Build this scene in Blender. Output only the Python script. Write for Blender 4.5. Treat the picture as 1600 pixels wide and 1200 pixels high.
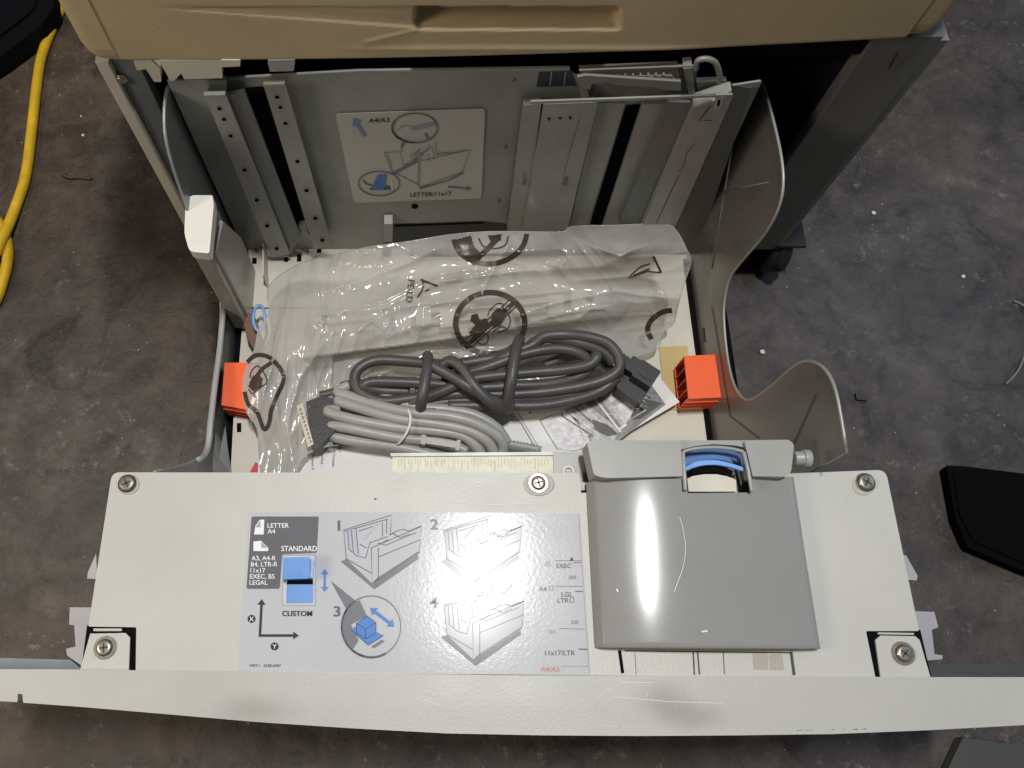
import bpy, math, random
from mathutils import Vector, Matrix
random.seed(7)
for o in list(bpy.data.objects): bpy.data.objects.remove(o)
S = bpy.context.scene
C = S.collection
# ------------------------------------------------------------------ camera
H = 0.81                       # camera height above the concrete
CX, CY, F = 655.0, 600.0, 1237.0   # principal point / focal length in px of a 1600 px wide frame
Zd = Vector((17, 458, 1237)).normalized()
Xc = Vector((1, -.007, -(17-.007*458)/1237)).normalized()
Zu = -Zd
Xc = (Xc - Zu*Xc.dot(Zu)).normalized()
Yc = Zu.cross(Xc)
cam_d = bpy.data.cameras.new('camera'); cam = bpy.data.objects.new('camera', cam_d); C.objects.link(cam)
cam_d.sensor_width = 36; cam_d.lens = F/1600*36; cam_d.shift_x = (800-CX)/1600; cam_d.clip_end = 100; cam_d.clip_start = .01
R = Matrix(((Xc.x, -Xc.y, -Xc.z), (Yc.x, -Yc.y, -Yc.z), (Zu.x, -Zu.y, -Zu.z)))
cam.matrix_world = Matrix.Translation((0, 0, H)) @ R.to_4x4()
S.camera = cam
# ------------------------------------------------------------------ light
W = bpy.data.worlds.new('World'); S.world = W; W.use_nodes = True
bg = W.node_tree.nodes['Background']; bg.inputs[0].default_value = (.72, .74, .78, 1); bg.inputs[1].default_value = .115
def area(name, loc, target, size, power, col, size_y=None):
    d = bpy.data.lights.new(name, 'AREA'); d.energy = power; d.color = col; d.size = size
    if size_y: d.shape = 'RECTANGLE'; d.size_y = size_y
    o = bpy.data.objects.new(name, d); C.objects.link(o); o.location = loc
    o.rotation_euler = (Vector(target)-Vector(loc)).to_track_quat('-Z', 'Y').to_euler()
    return o
area('ceiling_lamp', (.18, .34, 2.55), (.15, .2, 0), .085, 43, (1, .985, .96), .34)
area('side_lamp_warm', (-1.05, -.10, 1.05), (-.25, .4, .2), .35, 6.8, (1, .85, .66))
area('window_cool', (2.6, 1.2, 1.7), (.9, .5, 0), 1.0, 14, (.48, .64, 1))
S.view_settings.view_transform = 'Standard'; S.view_settings.look = 'None'
S.view_settings.exposure = 0.0; S.view_settings.gamma = 1
S.render.engine = 'CYCLES'
# ------------------------------------------------------------------ helpers
def ray(u, v):
    d = Vector((u-CX, v-CY, F)); return Vector((Xc.dot(d), Yc.dot(d), Zu.dot(d)))
CAM = Vector((0, 0, H))
def PZ(u, v, z): d = ray(u, v); return CAM + d*((z-H)/d.z)
def PY(u, v, y): d = ray(u, v); return CAM + d*(y/d.y)
def PX(u, v, x): d = ray(u, v); return CAM + d*(x/d.x)
def lin(c): return tuple(((x/255)/12.92 if x/255 <= .04045 else ((x/255+.055)/1.055)**2.4) for x in c)
MATS = {}
def mat(name, col, rough=.5, metal=0, var=.12, scale=25, bump=0, bscale=300, spec=.5, coat=0, rv=1.0):
    if name in MATS: return MATS[name]
    m = bpy.data.materials.new(name); MATS[name] = m; m.use_nodes = True
    n, l = m.node_tree.nodes, m.node_tree.links
    b = n['Principled BSDF']; b.inputs['Roughness'].default_value = rough; b.inputs['Metallic'].default_value = metal
    b.inputs['Specular IOR Level'].default_value = spec; b.inputs['Coat Weight'].default_value = coat
    b.inputs['Base Color'].default_value = (*col, 1)
    if var:
        g = n.new('ShaderNodeNewGeometry'); t = n.new('ShaderNodeTexNoise')
        t.inputs['Scale'].default_value = scale; t.inputs['Detail'].default_value = 6; t.inputs['Roughness'].default_value = .65
        l.new(g.outputs['Position'], t.inputs['Vector'])
        r = n.new('ShaderNodeValToRGB'); e = r.color_ramp.elements
        e[0].position = .3; e[1].position = .72
        e[0].color = (*[max(0, c*(1-var)) for c in col], 1); e[1].color = (*[min(1, c*(1+var)) for c in col], 1)
        l.new(t.outputs['Fac'], r.inputs['Fac']); l.new(r.outputs['Color'], b.inputs['Base Color'])
        mp = n.new('ShaderNodeMapRange'); mp.inputs['To Min'].default_value = max(.03, rough-.07*rv); mp.inputs['To Max'].default_value = min(1, rough+.1*rv)
        t2 = n.new('ShaderNodeTexNoise'); t2.inputs['Scale'].default_value = scale*3; t2.inputs['Detail'].default_value = 4
        l.new(g.outputs['Position'], t2.inputs['Vector'])
        l.new(t2.outputs['Fac'], mp.inputs['Value']); l.new(mp.outputs['Result'], b.inputs['Roughness'])
    if bump:
        g = n.new('ShaderNodeNewGeometry'); t = n.new('ShaderNodeTexNoise'); t.inputs['Scale'].default_value = bscale; t.inputs['Detail'].default_value = 3
        bp = n.new('ShaderNodeBump'); bp.inputs['Strength'].default_value = bump; bp.inputs['Distance'].default_value = .001
        l.new(g.outputs['Position'], t.inputs['Vector']); l.new(t.outputs['Fac'], bp.inputs['Height']); l.new(bp.outputs['Normal'], b.inputs['Normal'])
    return m
cream = mat('cream_plastic', (.475, .482, .445), .42, bump=.12, bscale=500, var=.06, scale=8)
cream2 = mat('cream_tray_plastic', (.60, .575, .49), .45, var=.07, scale=12)
beige = mat('yellowed_beige_plastic', (.50, .405, .25), .5, bump=.15, bscale=600, var=.08, scale=10)
beige_top = mat('beige_body_plastic', (.5, .4, .24), .5)
metal = mat('galvanised_steel', (.315, .33, .31), .42, .35, var=.16, scale=14, bump=.06, bscale=200)
metal2 = mat('light_steel', (.33, .34, .32), .4, .3, var=.12, scale=20)
metalb = mat('bluish_steel', (.20, .225, .24), .42, .35, var=.12, scale=20)
sidem = mat('smoked_grey_side_sheet', (.15, .145, .135), .26, .0, var=.14, scale=9)
sidel = mat('grey_green_side_sheet', (.16, .18, .175), .35, .3, var=.1, scale=9)
stilem = mat('mid_olive_steel', (.20, .20, .18), .5, .1)
stile = mat('dark_olive_steel', (.175, .18, .165), .5, .2, var=.12, scale=10)
black = mat('black_void_plastic', (.004, .004, .006), .9, var=0, spec=.1)
blackp = mat('black_plastic', (.022, .021, .022), .42, bump=.2, bscale=700)
navy = mat('dark_navy_inside', (.006, .006, .012), .6, var=0)
gcover = mat('grey_cover_plastic', (.265, .27, .262), .14, spec=.28, var=.03, scale=14, rv=.15)
gcover2 = mat('grey_lip_plastic', (.32, .325, .31), .32, var=.06, scale=14)
gpost = mat('grey_post_plastic', (.33, .32, .285), .28, var=.04, scale=16)
white = mat('white_plastic', (.74, .73, .68), .4, var=.04)
milky = mat('milky_nylon', (.37, .37, .385), .35, var=.08)
blue = mat('blue_plastic', (.10, .26, .62), .3, var=.05)
blued = mat('dark_blue_plastic', (.05, .12, .30), .35, var=.05)
orange = mat('orange_plastic', (.86, .125, .03), .38, var=.05, scale=20)
oranged = mat('orange_inner_shade', (.5, .035, .01), .4, var=.1)  # deeper orange for the inner ribs, their shade put into the colour
cordm = mat('dark_grey_rubber', (.068, .065, .063), .42, bump=.2, bscale=500)
gcable = mat('grey_vinyl', (.33, .33, .315), .38, bump=.15, bscale=500)
chrome = mat('nickel', (.5, .48, .44), .25, .9, var=.1)
zinc = mat('screw_zinc', (.36, .33, .29), .3, .75, var=.2, scale=300)
inkd = mat('dark_ink', (.055, .057, .065), .2, var=0, spec=.10)
inkg = mat('grey_ink', (.14, .145, .16), .2, var=0, spec=.10)
inkm = mat('mid_grey_ink', (.19, .20, .22), .2, var=0, spec=.10)
inkl = mat('light_grey_ink', (.37, .385, .41), .2, var=0, spec=.10)
inkb = mat('blue_ink', (.11, .23, .56), .2, var=0, spec=.10)
inkp = mat('pink_ink', (.55, .25, .25), .2, var=0, spec=.10)
inkw = mat('white_ink', (.78, .78, .78), .3, var=0)
stick = mat('glossy_grey_sticker', (.49, .505, .53), .15, var=.03, scale=30, bump=.05, bscale=420, rv=.2, spec=.2)
slab = mat('off_white_label', (.50, .50, .46), .4, var=.05)
paper = mat('white_paper', (.74, .74, .73), .6, var=.03)
paperc = mat('cream_card', (.66, .63, .55), .55, var=.04)
tan = mat('tan_card', (.55, .41, .17), .6, var=.08)
mk = mat('brown_print', (.055, .04, .033), .35, var=.1, scale=40)
groove = mat('dark_seam', (.05, .048, .04), .6, var=0)
yellow = mat('yellow_vinyl', (.62, .40, .02), .42, var=.25, scale=30)
red = mat('red_plastic', (.6, .03, .06), .4, var=0)

class MB:
    def __init__(s): s.v = []; s.f = []; s.m = []; s.mats = []; s.sm = []
    def mi(s, m):
        if m not in s.mats: s.mats.append(m)
        return s.mats.index(m)
    def add(s, vs, fs, m, smooth=False):
        b = len(s.v); s.v += [tuple(x) for x in vs]; i = s.mi(m)
        for f in fs: s.f.append([b+k for k in f]); s.m.append(i); s.sm.append(smooth)
    def prism(s, top, off, m, mtop=None):
        n = len(top); off = Vector(off)
        a = [Vector(p) for p in top]; b = [p+off for p in a]
        s.add(a, [list(range(n))], mtop or m)
        s.add(a+b, [[n+i for i in reversed(range(n))]]+[[i, i+n, (i+1) % n+n, (i+1) % n] for i in range(n)], m)
    def pz(s, px, z, th, m, mtop=None): s.prism([PZ(u, v, z) for u, v in px], (0, 0, -th), m, mtop)
    def py(s, px, y, th, m): s.prism([PY(u, v, y) for u, v in px], (0, th, 0), m)
    def px(s, px, x, th, m): s.prism([PX(u, v, x) for u, v in px], (th, 0, 0), m)
    def box(s, x0, x1, y0, y1, z0, z1, m):
        s.prism([(x0, y0, z1), (x1, y0, z1), (x1, y1, z1), (x0, y1, z1)], (0, 0, z0-z1), m)
    def tube(s, pts, r, m, n=12, closed=False, caps=True):
        P = [Vector(p) for p in pts]; N = len(P); vs = []; fs = []
        up = Vector((0, 0, 1))
        for i, p in enumerate(P):
            if closed: t = P[(i+1) % N]-P[i-1]
            else: t = P[min(i+1, N-1)]-P[max(i-1, 0)]
            t.normalize()
            if i == 0:
                a = t.cross(up)
                if a.length < .1: a = t.cross(Vector((1, 0, 0)))
                a.normalize()
            else:
                a = (a - t*a.dot(t)).normalized()
            b = t.cross(a); rr = r[i] if isinstance(r, (list, tuple)) else r
            for k in range(n):
                q = 2*math.pi*k/n; vs.append(p+a*rr*math.cos(q)+b*rr*math.sin(q))
        for i in range(N if closed else N-1):
            j = (i+1) % N
            for k in range(n): fs.append([i*n+k, i*n+(k+1) % n, j*n+(k+1) % n, j*n+k])
        if caps and not closed:
            fs.append(list(reversed(range(n)))); fs.append([(N-1)*n+k for k in range(n)])
        s.add(vs, fs, m, True)
    def cyl(s, c, ax, r, L, m, n=24):
        c = Vector(c); ax = Vector(ax).normalized()
        s.tube([c, c+ax*L], r, m, n); s.sm[-2:] = [False, False]
    def build(s, name, parent=None, bevel=0, seg=2, mat_all=None):
        me = bpy.data.meshes.new(name); me.from_pydata(s.v, [], s.f)
        for m in s.mats: me.materials.append(m)
        me.polygons.foreach_set('material_index', s.m); me.polygons.foreach_set('use_smooth', s.sm)
        me.update(); o = bpy.data.objects.new(name, me); C.objects.link(o)
        if parent: o.parent = parent
        if bevel:
            bm = o.modifiers.new('bevel', 'BEVEL'); bm.width = bevel; bm.segments = seg; bm.limit_method = 'ANGLE'; bm.angle_limit = math.radians(40); bm.harden_normals = False
        return o
def tag(o, label=None, cat=None, group=None, kind=None):
    if label: o['label'] = label
    if cat: o['category'] = cat
    if group: o['group'] = group
    if kind: o['kind'] = kind
    return o
def thing(name, loc, label, cat, group=None):
    o = bpy.data.objects.new(name, None); o.empty_display_size = .02; C.objects.link(o)
    o.location = (0, 0, 0)
    return tag(o, label, cat, group)
def rnd(pts, r, n=5):
    out = []; N = len(pts)
    for i in range(N):
        p = Vector(pts[i]); a = Vector(pts[i-1]); b = Vector(pts[(i+1) % N])
        rr = r[i] if isinstance(r, (list, tuple)) else r
        if rr <= 0: out.append(tuple(p)); continue
        da = (a-p); db = (b-p); k = min(rr, da.length*.45, db.length*.45)
        s = p+da.normalized()*k; e = p+db.normalized()*k
        for j in range(n+1):
            t = j/n; out.append(tuple(s*(1-t)**2+p*2*t*(1-t)+e*t*t))
    return out
def cat_rom(pts, k=8, closed=False):
    P = [Vector(p) for p in pts]; N = len(P); out = []
    rng = range(N if closed else N-1)
    for i in rng:
        if closed: a, b, c, d = P[i-1], P[i], P[(i+1) % N], P[(i+2) % N]
        else: a, b, c, d = P[max(i-1, 0)], P[i], P[i+1], P[min(i+2, N-1)]
        for j in range(k):
            t = j/k; out.append(.5*((2*b)+(c-a)*t+(2*a-5*b+4*c-d)*t*t+(3*b-a-3*c+d)*t**3))
    if not closed: out.append(P[-1])
    return out
def ell(u, v, a, b, n=40, rot=0, s0=0, s1=360):
    out = []; cr, sr = math.cos(math.radians(rot)), math.sin(math.radians(rot))
    full = abs(s1-s0) >= 360
    for i in range(n if full else n+1):
        q = math.radians(s0+(s1-s0)*i/n); x, y = a*math.cos(q), b*math.sin(q)
        out.append((u+x*cr-y*sr, v+x*sr+y*cr))
    return out
_txt = {}
def text_geo(s):
    if s in _txt: return _txt[s]
    cu = bpy.data.curves.new('t', 'FONT'); cu.body = s; cu.size = 1; cu.resolution_u = 3; cu.offset = .010
    o = bpy.data.objects.new('t', cu); C.objects.link(o)
    dg = bpy.context.evaluated_depsgraph_get(); me = bpy.data.meshes.new_from_object(o.evaluated_get(dg))
    vs = [(v.co.x, v.co.y) for v in me.vertices]; fs = [list(p.vertices) for p in me.polygons]
    bpy.data.objects.remove(o); bpy.data.curves.remove(cu); bpy.data.meshes.remove(me)
    xs = [v[0] for v in vs] or [0]
    _txt[s] = (vs, fs, min(xs), max(xs)); return _txt[s]
class Ink:
    """printed artwork laid on a real surface: fn(u, v, lift) -> point"""
    def __init__(s, fn, mb=None): s.fn = fn; s.mb = mb or MB(); s.n = 0
    def lift(s, layer):
        return .00012*layer
    def poly(s, pts, m, layer=1):
        s.mb.add([s.fn(u, v, s.lift(layer)) for u, v in pts], [list(range(len(pts)))], m)
    def line(s, pts, w, m, layer=2, closed=False, step=None):
        P = [Vector(p) for p in pts]
        if closed: P.append(P[0])
        if step:
            Q = []
            for a, b in zip(P, P[1:]):
                k = max(1, int((b-a).length/step)); Q += [a+(b-a)*i/k for i in range(k)]
            P = Q+[P[-1]]
        L = []; N = len(P)
        for i, p in enumerate(P):
            if closed and i in (0, N-1): t = P[1]-P[-2]
            else: t = P[min(i+1, N-1)]-P[max(i-1, 0)]
            if t.length < 1e-6: t = Vector((1, 0))
            t.normalize(); nn = Vector((-t.y, t.x))*w/2
            L += [p+nn, p-nn]
        s.mb.add([s.fn(q.x, q.y, s.lift(layer)) for q in L], [[2*i, 2*i+1, 2*i+3, 2*i+2] for i in range(N-1)], m)
    def text(s, t, u, v, h, m, layer=3, rot=0, align='c', wx=1.0):
        vs, fs, x0, x1 = text_geo(t); k = h/.70
        ox = {'c': (x0+x1)/2, 'l': x0, 'r': x1}[align]; cr, sr = math.cos(math.radians(rot)), math.sin(math.radians(rot))
        q = []
        for x, y in vs:
            a, b = (x-ox)*k*wx, -(y-.35)*k
            q.append(s.fn(u+a*cr-b*sr, v+a*sr+b*cr, s.lift(layer)))
        s.mb.add(q, fs, m)
    def arrow(s, a, b, w, hw, hl, m, layer=2, double=False):
        a = Vector(a); b = Vector(b); t = (b-a).normalized(); n = Vector((-t.y, t.x))
        b0 = b-t*hl; a0 = a+t*hl if double else a
        pts = [a0+n*w/2, b0+n*w/2, b0+n*hw/2, b, b0-n*hw/2, b0-n*w/2, a0-n*w/2]
        if double: pts += [a0-n*hw/2, a, a0+n*hw/2]
        s.poly([tuple(p) for p in pts], m, layer)
# =================================================================== GROUND
def floor_mat():
    m = bpy.data.materials.new('stained_concrete'); m.use_nodes = True; n, l = m.node_tree.nodes, m.node_tree.links
    b = n['Principled BSDF']; g = n.new('ShaderNodeNewGeometry')
    def noise(sc, det=8, ro=.65, dist=0):
        t = n.new('ShaderNodeTexNoise'); t.inputs['Scale'].default_value = sc; t.inputs['Detail'].default_value = det
        t.inputs['Roughness'].default_value = ro; t.inputs['Distortion'].default_value = dist; l.new(g.outputs['Position'], t.inputs['Vector']); return t
    def ramp(src, stops):
        r = n.new('ShaderNodeValToRGB'); e = r.color_ramp.elements
        while len(e) < len(stops): e.new(.5)
        for k, (p, c) in enumerate(stops): e[k].position = p; e[k].color = (*c, 1) if len(c) == 3 else c
        l.new(src, r.inputs['Fac']); return r
    def mix(a, bb, fac, mode='MIX'):
        x = n.new('ShaderNodeMix'); x.data_type = 'RGBA'; x.blend_type = mode
        if isinstance(fac, float): x.inputs[0].default_value = fac
        else: l.new(fac, x.inputs[0])
        l.new(a, x.inputs[6])
        if isinstance(bb, tuple): x.inputs[7].default_value = (*bb, 1)
        else: l.new(bb, x.inputs[7])
        return x.outputs[2]
    n1 = noise(4.5, 8, .7, .6); n2 = noise(22, 10, .75, .3); n3 = noise(2.0, 4, .5)
    c1 = ramp(n1.outputs['Fac'], [(.30, (.026, .022, .019)), (.46, (.055, .048, .042)), (.58, (.072, .065, .058)), (.72, (.130, .119, .107))])
    c2 = ramp(n2.outputs['Fac'], [(.34, (.50, .50, .50)), (.60, (1.18, 1.18, 1.18))])
    c = mix(c1.outputs['Color'], c2.outputs['Color'], 1.0, 'MULTIPLY')
    hue = ramp(n3.outputs['Fac'], [(.38, (1.12, .98, .86)), (.62, (.94, .98, 1.04))])
    c = mix(c, hue.outputs['Color'], 1.0, 'MULTIPLY')
    sx = n.new('ShaderNodeSeparateXYZ'); l.new(g.outputs['Position'], sx.inputs[0]); nx = noise(3.2, 6, .7, .8)
    ma = n.new('ShaderNodeMath'); ma.operation = 'MULTIPLY_ADD'; l.new(sx.outputs[0], ma.inputs[0]); ma.inputs[1].default_value = .45; l.new(nx.outputs['Fac'], ma.inputs[2])
    tint = ramp(ma.outputs[0], [(.36, (1.08, .97, .88)), (.66, (.99, 1.0, 1.01))]); c = mix(c, tint.outputs['Color'], 1.0, 'MULTIPLY')  # browner left, cooler right: hue of the lighting put into the floor colour
    st_ = noise(9, 9, .78, 1.4); stn = ramp(st_.outputs['Fac'], [(.36, (.42, .40, .38)), (.47, (1, 1, 1)), (.60, (1, 1, 1)), (.70, (1.35, 1.3, 1.22))]); c = mix(c, stn.outputs['Color'], 1.0, 'MULTIPLY')
    # pale scuffs and specks
    n4 = noise(55, 6, .8); sc = ramp(n4.outputs['Fac'], [(.56, (0, 0, 0)), (.72, (.6, .6, .6))]); n5 = noise(7, 3, .5)
    sc2 = ramp(n5.outputs['Fac'], [(.44, (0, 0, 0)), (.58, (1, 1, 1))])
    mm = mix(sc.outputs['Color'], sc2.outputs['Color'], 1.0, 'MULTIPLY')
    c = mix(c, (.30, .28, .26), mm)
    v = n.new('ShaderNodeTexVoronoi'); v.inputs['Scale'].default_value = 60; v.inputs['Randomness'].default_value = 1; l.new(g.outputs['Position'], v.inputs['Vector'])
    vr = ramp(v.outputs['Distance'], [(.0, (1, 1, 1)), (.07, (0, 0, 0))]); n6 = noise(13, 2, .5)
    vg = ramp(n6.outputs['Fac'], [(.49, (0, 0, 0)), (.54, (1, 1, 1))])
    c = mix(c, (.55, .53, .5), mix(vr.outputs['Color'], vg.outputs['Color'], 1.0, 'MULTIPLY'))
    v2 = n.new('ShaderNodeTexVoronoi'); v2.inputs['Scale'].default_value = 260; l.new(g.outputs['Position'], v2.inputs['Vector'])
    vr2 = ramp(v2.outputs['Distance'], [(.0, (.8, .8, .8)), (.13, (0, 0, 0))]); vg2 = ramp(n5.outputs['Fac'], [(.5, (0, 0, 0)), (.6, (.8, .8, .8))])
    c = mix(c, (.25, .23, .21), mix(vr2.outputs['Color'], vg2.outputs['Color'], 1.0, 'MULTIPLY'))
    l.new(c, b.inputs['Base Color'])
    rr = n.new('ShaderNodeMapRange'); rr.inputs['To Min'].default_value = .38; rr.inputs['To Max'].default_value = .72; l.new(n1.outputs['Fac'], rr.inputs['Value']); l.new(rr.outputs['Result'], b.inputs['Roughness'])
    bp = n.new('ShaderNodeBump'); bp.inputs['Strength'].default_value = .7; bp.inputs['Distance'].default_value = .0035
    l.new(n2.outputs['Fac'], bp.inputs['Height']); l.new(bp.outputs['Normal'], b.inputs['Normal'])
    return m
fm = floor_mat()
mb = MB(); mb.add([(-6, -6, 0), (6, -6, 0), (6, 6, 0), (-6, 6, 0)], [[0, 1, 2, 3]], fm)
tag(mb.build('floor'), kind='structure')
# =================================================================== FEEDER CABINET
YF = .415
cab = thing('feeder_cabinet', 0, 'dark steel feeder cabinet on casters, open behind the pulled-out drawer', 'cabinet')
def xa(u, v, y=YF): return PY(u, v, y).x
xl0, xl1, xl2 = xa(150, 92), xa(171, 92), xa(213, 92)
YG = .4262
xr0, xr1, xr2, xr3 = xa(1352, 80, YG), xa(1462, 74, YG), xa(1474, 74, YG), xa(1482, 74, YG)
ZB, ZT = .064, .366
mb = MB(); mb.box(xl0, xl1, YF-.004, .95, ZB, ZT-.002, cream2); mb.build('side_panel', cab, .001)
mb = MB(); mb.box(xl1+.001, xl2, YF, YF+.012, ZB, ZT-.003, metalb)
mb.box(xl1+.001, xl1+.004, YF+.012, .94, ZB, ZT-.003, metalb)
mb.build('front_stile', cab, .0008)
mb = MB(); mb.box(xr0, xr1, YG, YG+.012, ZB, ZT-.003, stile); mb.box(xr0, xr0+.003, YG+.012, .93, ZB, ZT-.003, navy)
ink = Ink(lambda u, v, l: PY(u, v, YG-.0005), mb); ink.line([(1403, 82), (1388, 107)], 2, groove)
mb.build('front_stile', cab, .0008)
mb = MB(); mb.box(xr1+.0025, xr3+.001, YG+.005, .95, ZB-.004, ZT-.012, mat('grey_side_strip', (.27, .27, .255), .5)); mb.build('side_panel', cab, .001)
mb = MB(); mb.box(xl1+.005, xr1, .93, .94, ZB, ZT-.004, navy); mb.build('back_panel', cab)
mb = MB(); mb.box(xl1+.005, xr0-.001, YF+.02, .93, ZB, ZB+.004, navy); mb.build('base_plate', cab)
mb = MB(); mb.box(xl1+.005, xr0-.001, YF+.03, .93, ZT-.008, ZT-.004, navy); mb.build('top_plate', cab)
mb = MB(); mb.cyl(PY(190, 120, YF)+Vector((0, -.0001, 0)), (0, -1, 0), .0042, .003, chrome); mb.cyl(PY(190, 120, YF)+Vector((0, -.003, 0)), (0, -1, 0), .003, .0012, chrome)
mb.build('screw', cab, .0006)
# castors
def caster(x, y):
    m1 = MB(); m1.tube([(x-.012, y, .03), (x-.008, y, .03), (x+.008, y, .03), (x+.012, y, .03)], [.026, .029, .029, .026], blackp, 24)
    w = m1.build('caster', cab)
    m2 = MB(); m2.prism([(x-.02, y-.02, ZB), (x+.02, y-.02, ZB), (x+.02, y+.02, ZB), (x-.02, y+.02, ZB)], (0, 0, -.004), blackp)
    m2.tube([(x, y-.03+.06*i/10, .032+.028*math.sin(math.pi*i/10)) for i in range(11)], .006, blackp, 8)
    m2.build('fork', w)
cx_, cy_ = PZ(1172, 432, .03).x, PZ(1172, 432, .03).y
caster(cx_+.03, max(cy_, .45)); caster(-.19, .46); caster(-.19, .88); caster(.33, .88)
# cream bits of the rail housing under the printer, top left
mb = MB()
mb.py([(208, 94), (236, 94), (250, 108), (252, 128), (241, 128), (228, 108), (214, 110)], .409, .02, cream2)
mb.py([(248, 94), (345, 94), (348, 122), (288, 124), (283, 115), (272, 126), (266, 126)], .407, .02, cream2)
mb.py([(345, 94), (376, 94), (375, 104), (346, 105)], .406, .02, cream2)
mb.py([(418, 98), (461, 97), (459, 111), (422, 112)], .409, .02, milky)
mb.build('rail_housing', cab, .0008)
mb = MB(); mb.box(xl2+.002, xr0-.002, .428, .436, .345, ZT-.009, black)
mb.build('cross_rail', cab)
# =================================================================== PRINTER BODY
pr = thing('laser_printer', 0, 'yellowed beige printer body standing above the open drawer, its lower front edge in view', 'printer')
zb = ZT
xs0, xs1 = -.2145, .3365
def yfront(x):
    t = (x-xs0)/(xs1-xs0)
    return .4075+.011*t*t+.001*t-.004*math.sin(math.pi*t)*0.6
mb = MB(); NX, NZ = 320, 70; vs = []; fs = []
for j in range(NZ+1):
    z = zb+.10*j/NZ
    for i in range(NX+1):
        x = xs0+(xs1-xs0)*i/NX; y = yfront(x)
        d = Vector((x, y, z))-CAM   # drawing coordinates of the moulded relief on the fascia
        q = Vector((Xc.x*d.x+Yc.x*d.y+Zu.x*d.z, Xc.y*d.x+Yc.y*d.y+Zu.y*d.z, Xc.z*d.x+Yc.z*d.y+Zu.z*d.z))
        u = CX+F*q.x/q.z; v = CY+F*q.y/q.z
        def ss(a, b, t): t = max(0, min(1, (t-a)/(b-a))); return t*t*(3-2*t)
        # upper lip line, scoop wedges and grip recess
        lip = 12 if u < 1000 else 12-(u-1000)*.02
        dep = 0
        wl = 3+(u-150)*.078 if u < 655 else (44 if u < 965 else 0)
        if v > lip-2:
            wedge = ss(lip-1, lip+1.5, v)*(1-ss(wl-3, wl+2, v))
            dep += .0028*wedge
            rec = ss(648, 660, u)*(1-ss(958, 972, u))*ss(lip-1, lip+2, v)*(1-ss(40, 47, v))
            dep += .022*rec
        rid = math.exp(-((v-(76+.00001*(u-750)**2))/4.0)**2)*ss(500, 660, u)*(1-ss(1000, 1250, u))
        dep -= .0010*rid
        chip = math.exp(-((v-(64-.24*(u-580)))/2.2)**2)*ss(560, 580, u)*(1-ss(648, 656, u))
        dep -= .0007*chip
        dep += .004*(1-ss(0, .004, z-zb))
        vs.append((x, y+dep, z))
for j in range(NZ):
    for i in range(NX):
        a = j*(NX+1)+i; fs.append([a, a+1, a+NX+2, a+NX+1])
mb.add(vs, fs, beige, True)
mb.build('front_fascia', pr)
mb = MB(); mb.box(-.2125, .3345, .424, .95, zb+.0005, .62, beige_top); mb.build('body', pr, .003)

def corner(xin, xout, y0, sgn):
    m_ = MB(); pts = [(xin, y0), (xin+sgn*.010, y0+.0005)]
    r = abs(xout-xin)-.010
    for k in range(9):
        q = k/8*math.pi/2; pts.append((xin+sgn*(.010+r*math.sin(q)), y0+.0005+(r+.004)*(1-math.cos(q))))
    pts += [(xout, .95), (xin, .95)]
    rings = [(0.0, .22), (.003, .10), (.008, .03), (.014, .0), (.25, 0)]
    for ri in range(len(rings)-1):
        pass
    allv = []; n_ = len(pts)
    cxm = xin
    for dz, sh in rings:
        for (x, y) in pts: allv.append((x+(cxm-x)*sh, y+(.95-y)*sh*.05, zb+dz))
    fs_ = []
    for k in range(len(rings)-1):
        for i in range(n_): fs_.append([k*n_+i, k*n_+(i+1) % n_, (k+1)*n_+(i+1) % n_, (k+1)*n_+i])
    fs_.append(list(reversed(range(n_)))); fs_.append([(len(rings)-1)*n_+i for i in range(n_)])
    m_.add(allv, fs_, beige); o = m_.build('corner_trim', pr)
    return o
corner(xs0-.0016, -.243, .4065, -1); corner(xs1+.0016, .365, .4205, 1)
# =================================================================== DRAWER
dr = thing('paper_tray', 0, 'large pulled-out paper drawer with cream top plate, instruction sticker and steel rear wall', 'drawer')
ZP = .270
# --- top plate
plate = rnd([(175, 738), (860, 737), (905, 739), (908, 770), (922, 772), (935, 1030), (1240, 1020), (1228, 740), (1384, 734), (1436, 986), (1353, 986), (1368, 1057), (971, 1055), (970, 1020), (964, 1020), (968, 1055), (212, 1047), (213, 980), (138, 979)], [10, 0, 8, 0, 0, 0, 0, 0, 14, 2, 2, 0, 0, 0, 0, 0, 0, 2, 2])
plate = rnd([(175, 738), (905, 739), (908, 770), (925, 770), (950, 760), (1228, 740), (1384, 734), (1436, 986), (1353, 986), (1368, 1059), (212, 1049), (213, 980), (138, 979)], [12, 8, 0, 0, 0, 0, 14, 3, 3, 0, 0, 3, 3])
mb = MB(); mb.pz(plate, ZP, .0035, cream)
ink = Ink(lambda u, v, l: PZ(u, v, ZP+.0003), mb)
# seams of the sliding section under the grey cover
for a, b, w, m_ in [((968, 1016), (973, 1052), 5, black), ((1083, 1018), (1085, 1054), 2.2, groove), ((1090, 1018), (1093, 1054), 2.2, groove), ((1130, 1018), (1132, 1053), 1.2, groove), ((1236, 1018), (1241, 1055), 4.5, groove), ((976, 1017), (1236, 1020), 2, groove)]:
    ink.line([a, b], w, m_)
ink.poly([(1176, 1020), (1199, 1020), (1201, 1047), (1178, 1046)], mat('warm_grey_patch', (.36, .335, .29), .5, var=.05))
ink.poly([(1202, 1022), (1222, 1022), (1225, 1047), (1204, 1047)], mat('warm_grey_patch', (.36, .335, .29), .5))
ink.line([(992, 1020), (994, 1053)], .8, groove)
sh = mat('tone_step_panel', (.52, .505, .45), .40, var=.05, scale=10)
plate_mb = mb
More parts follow.
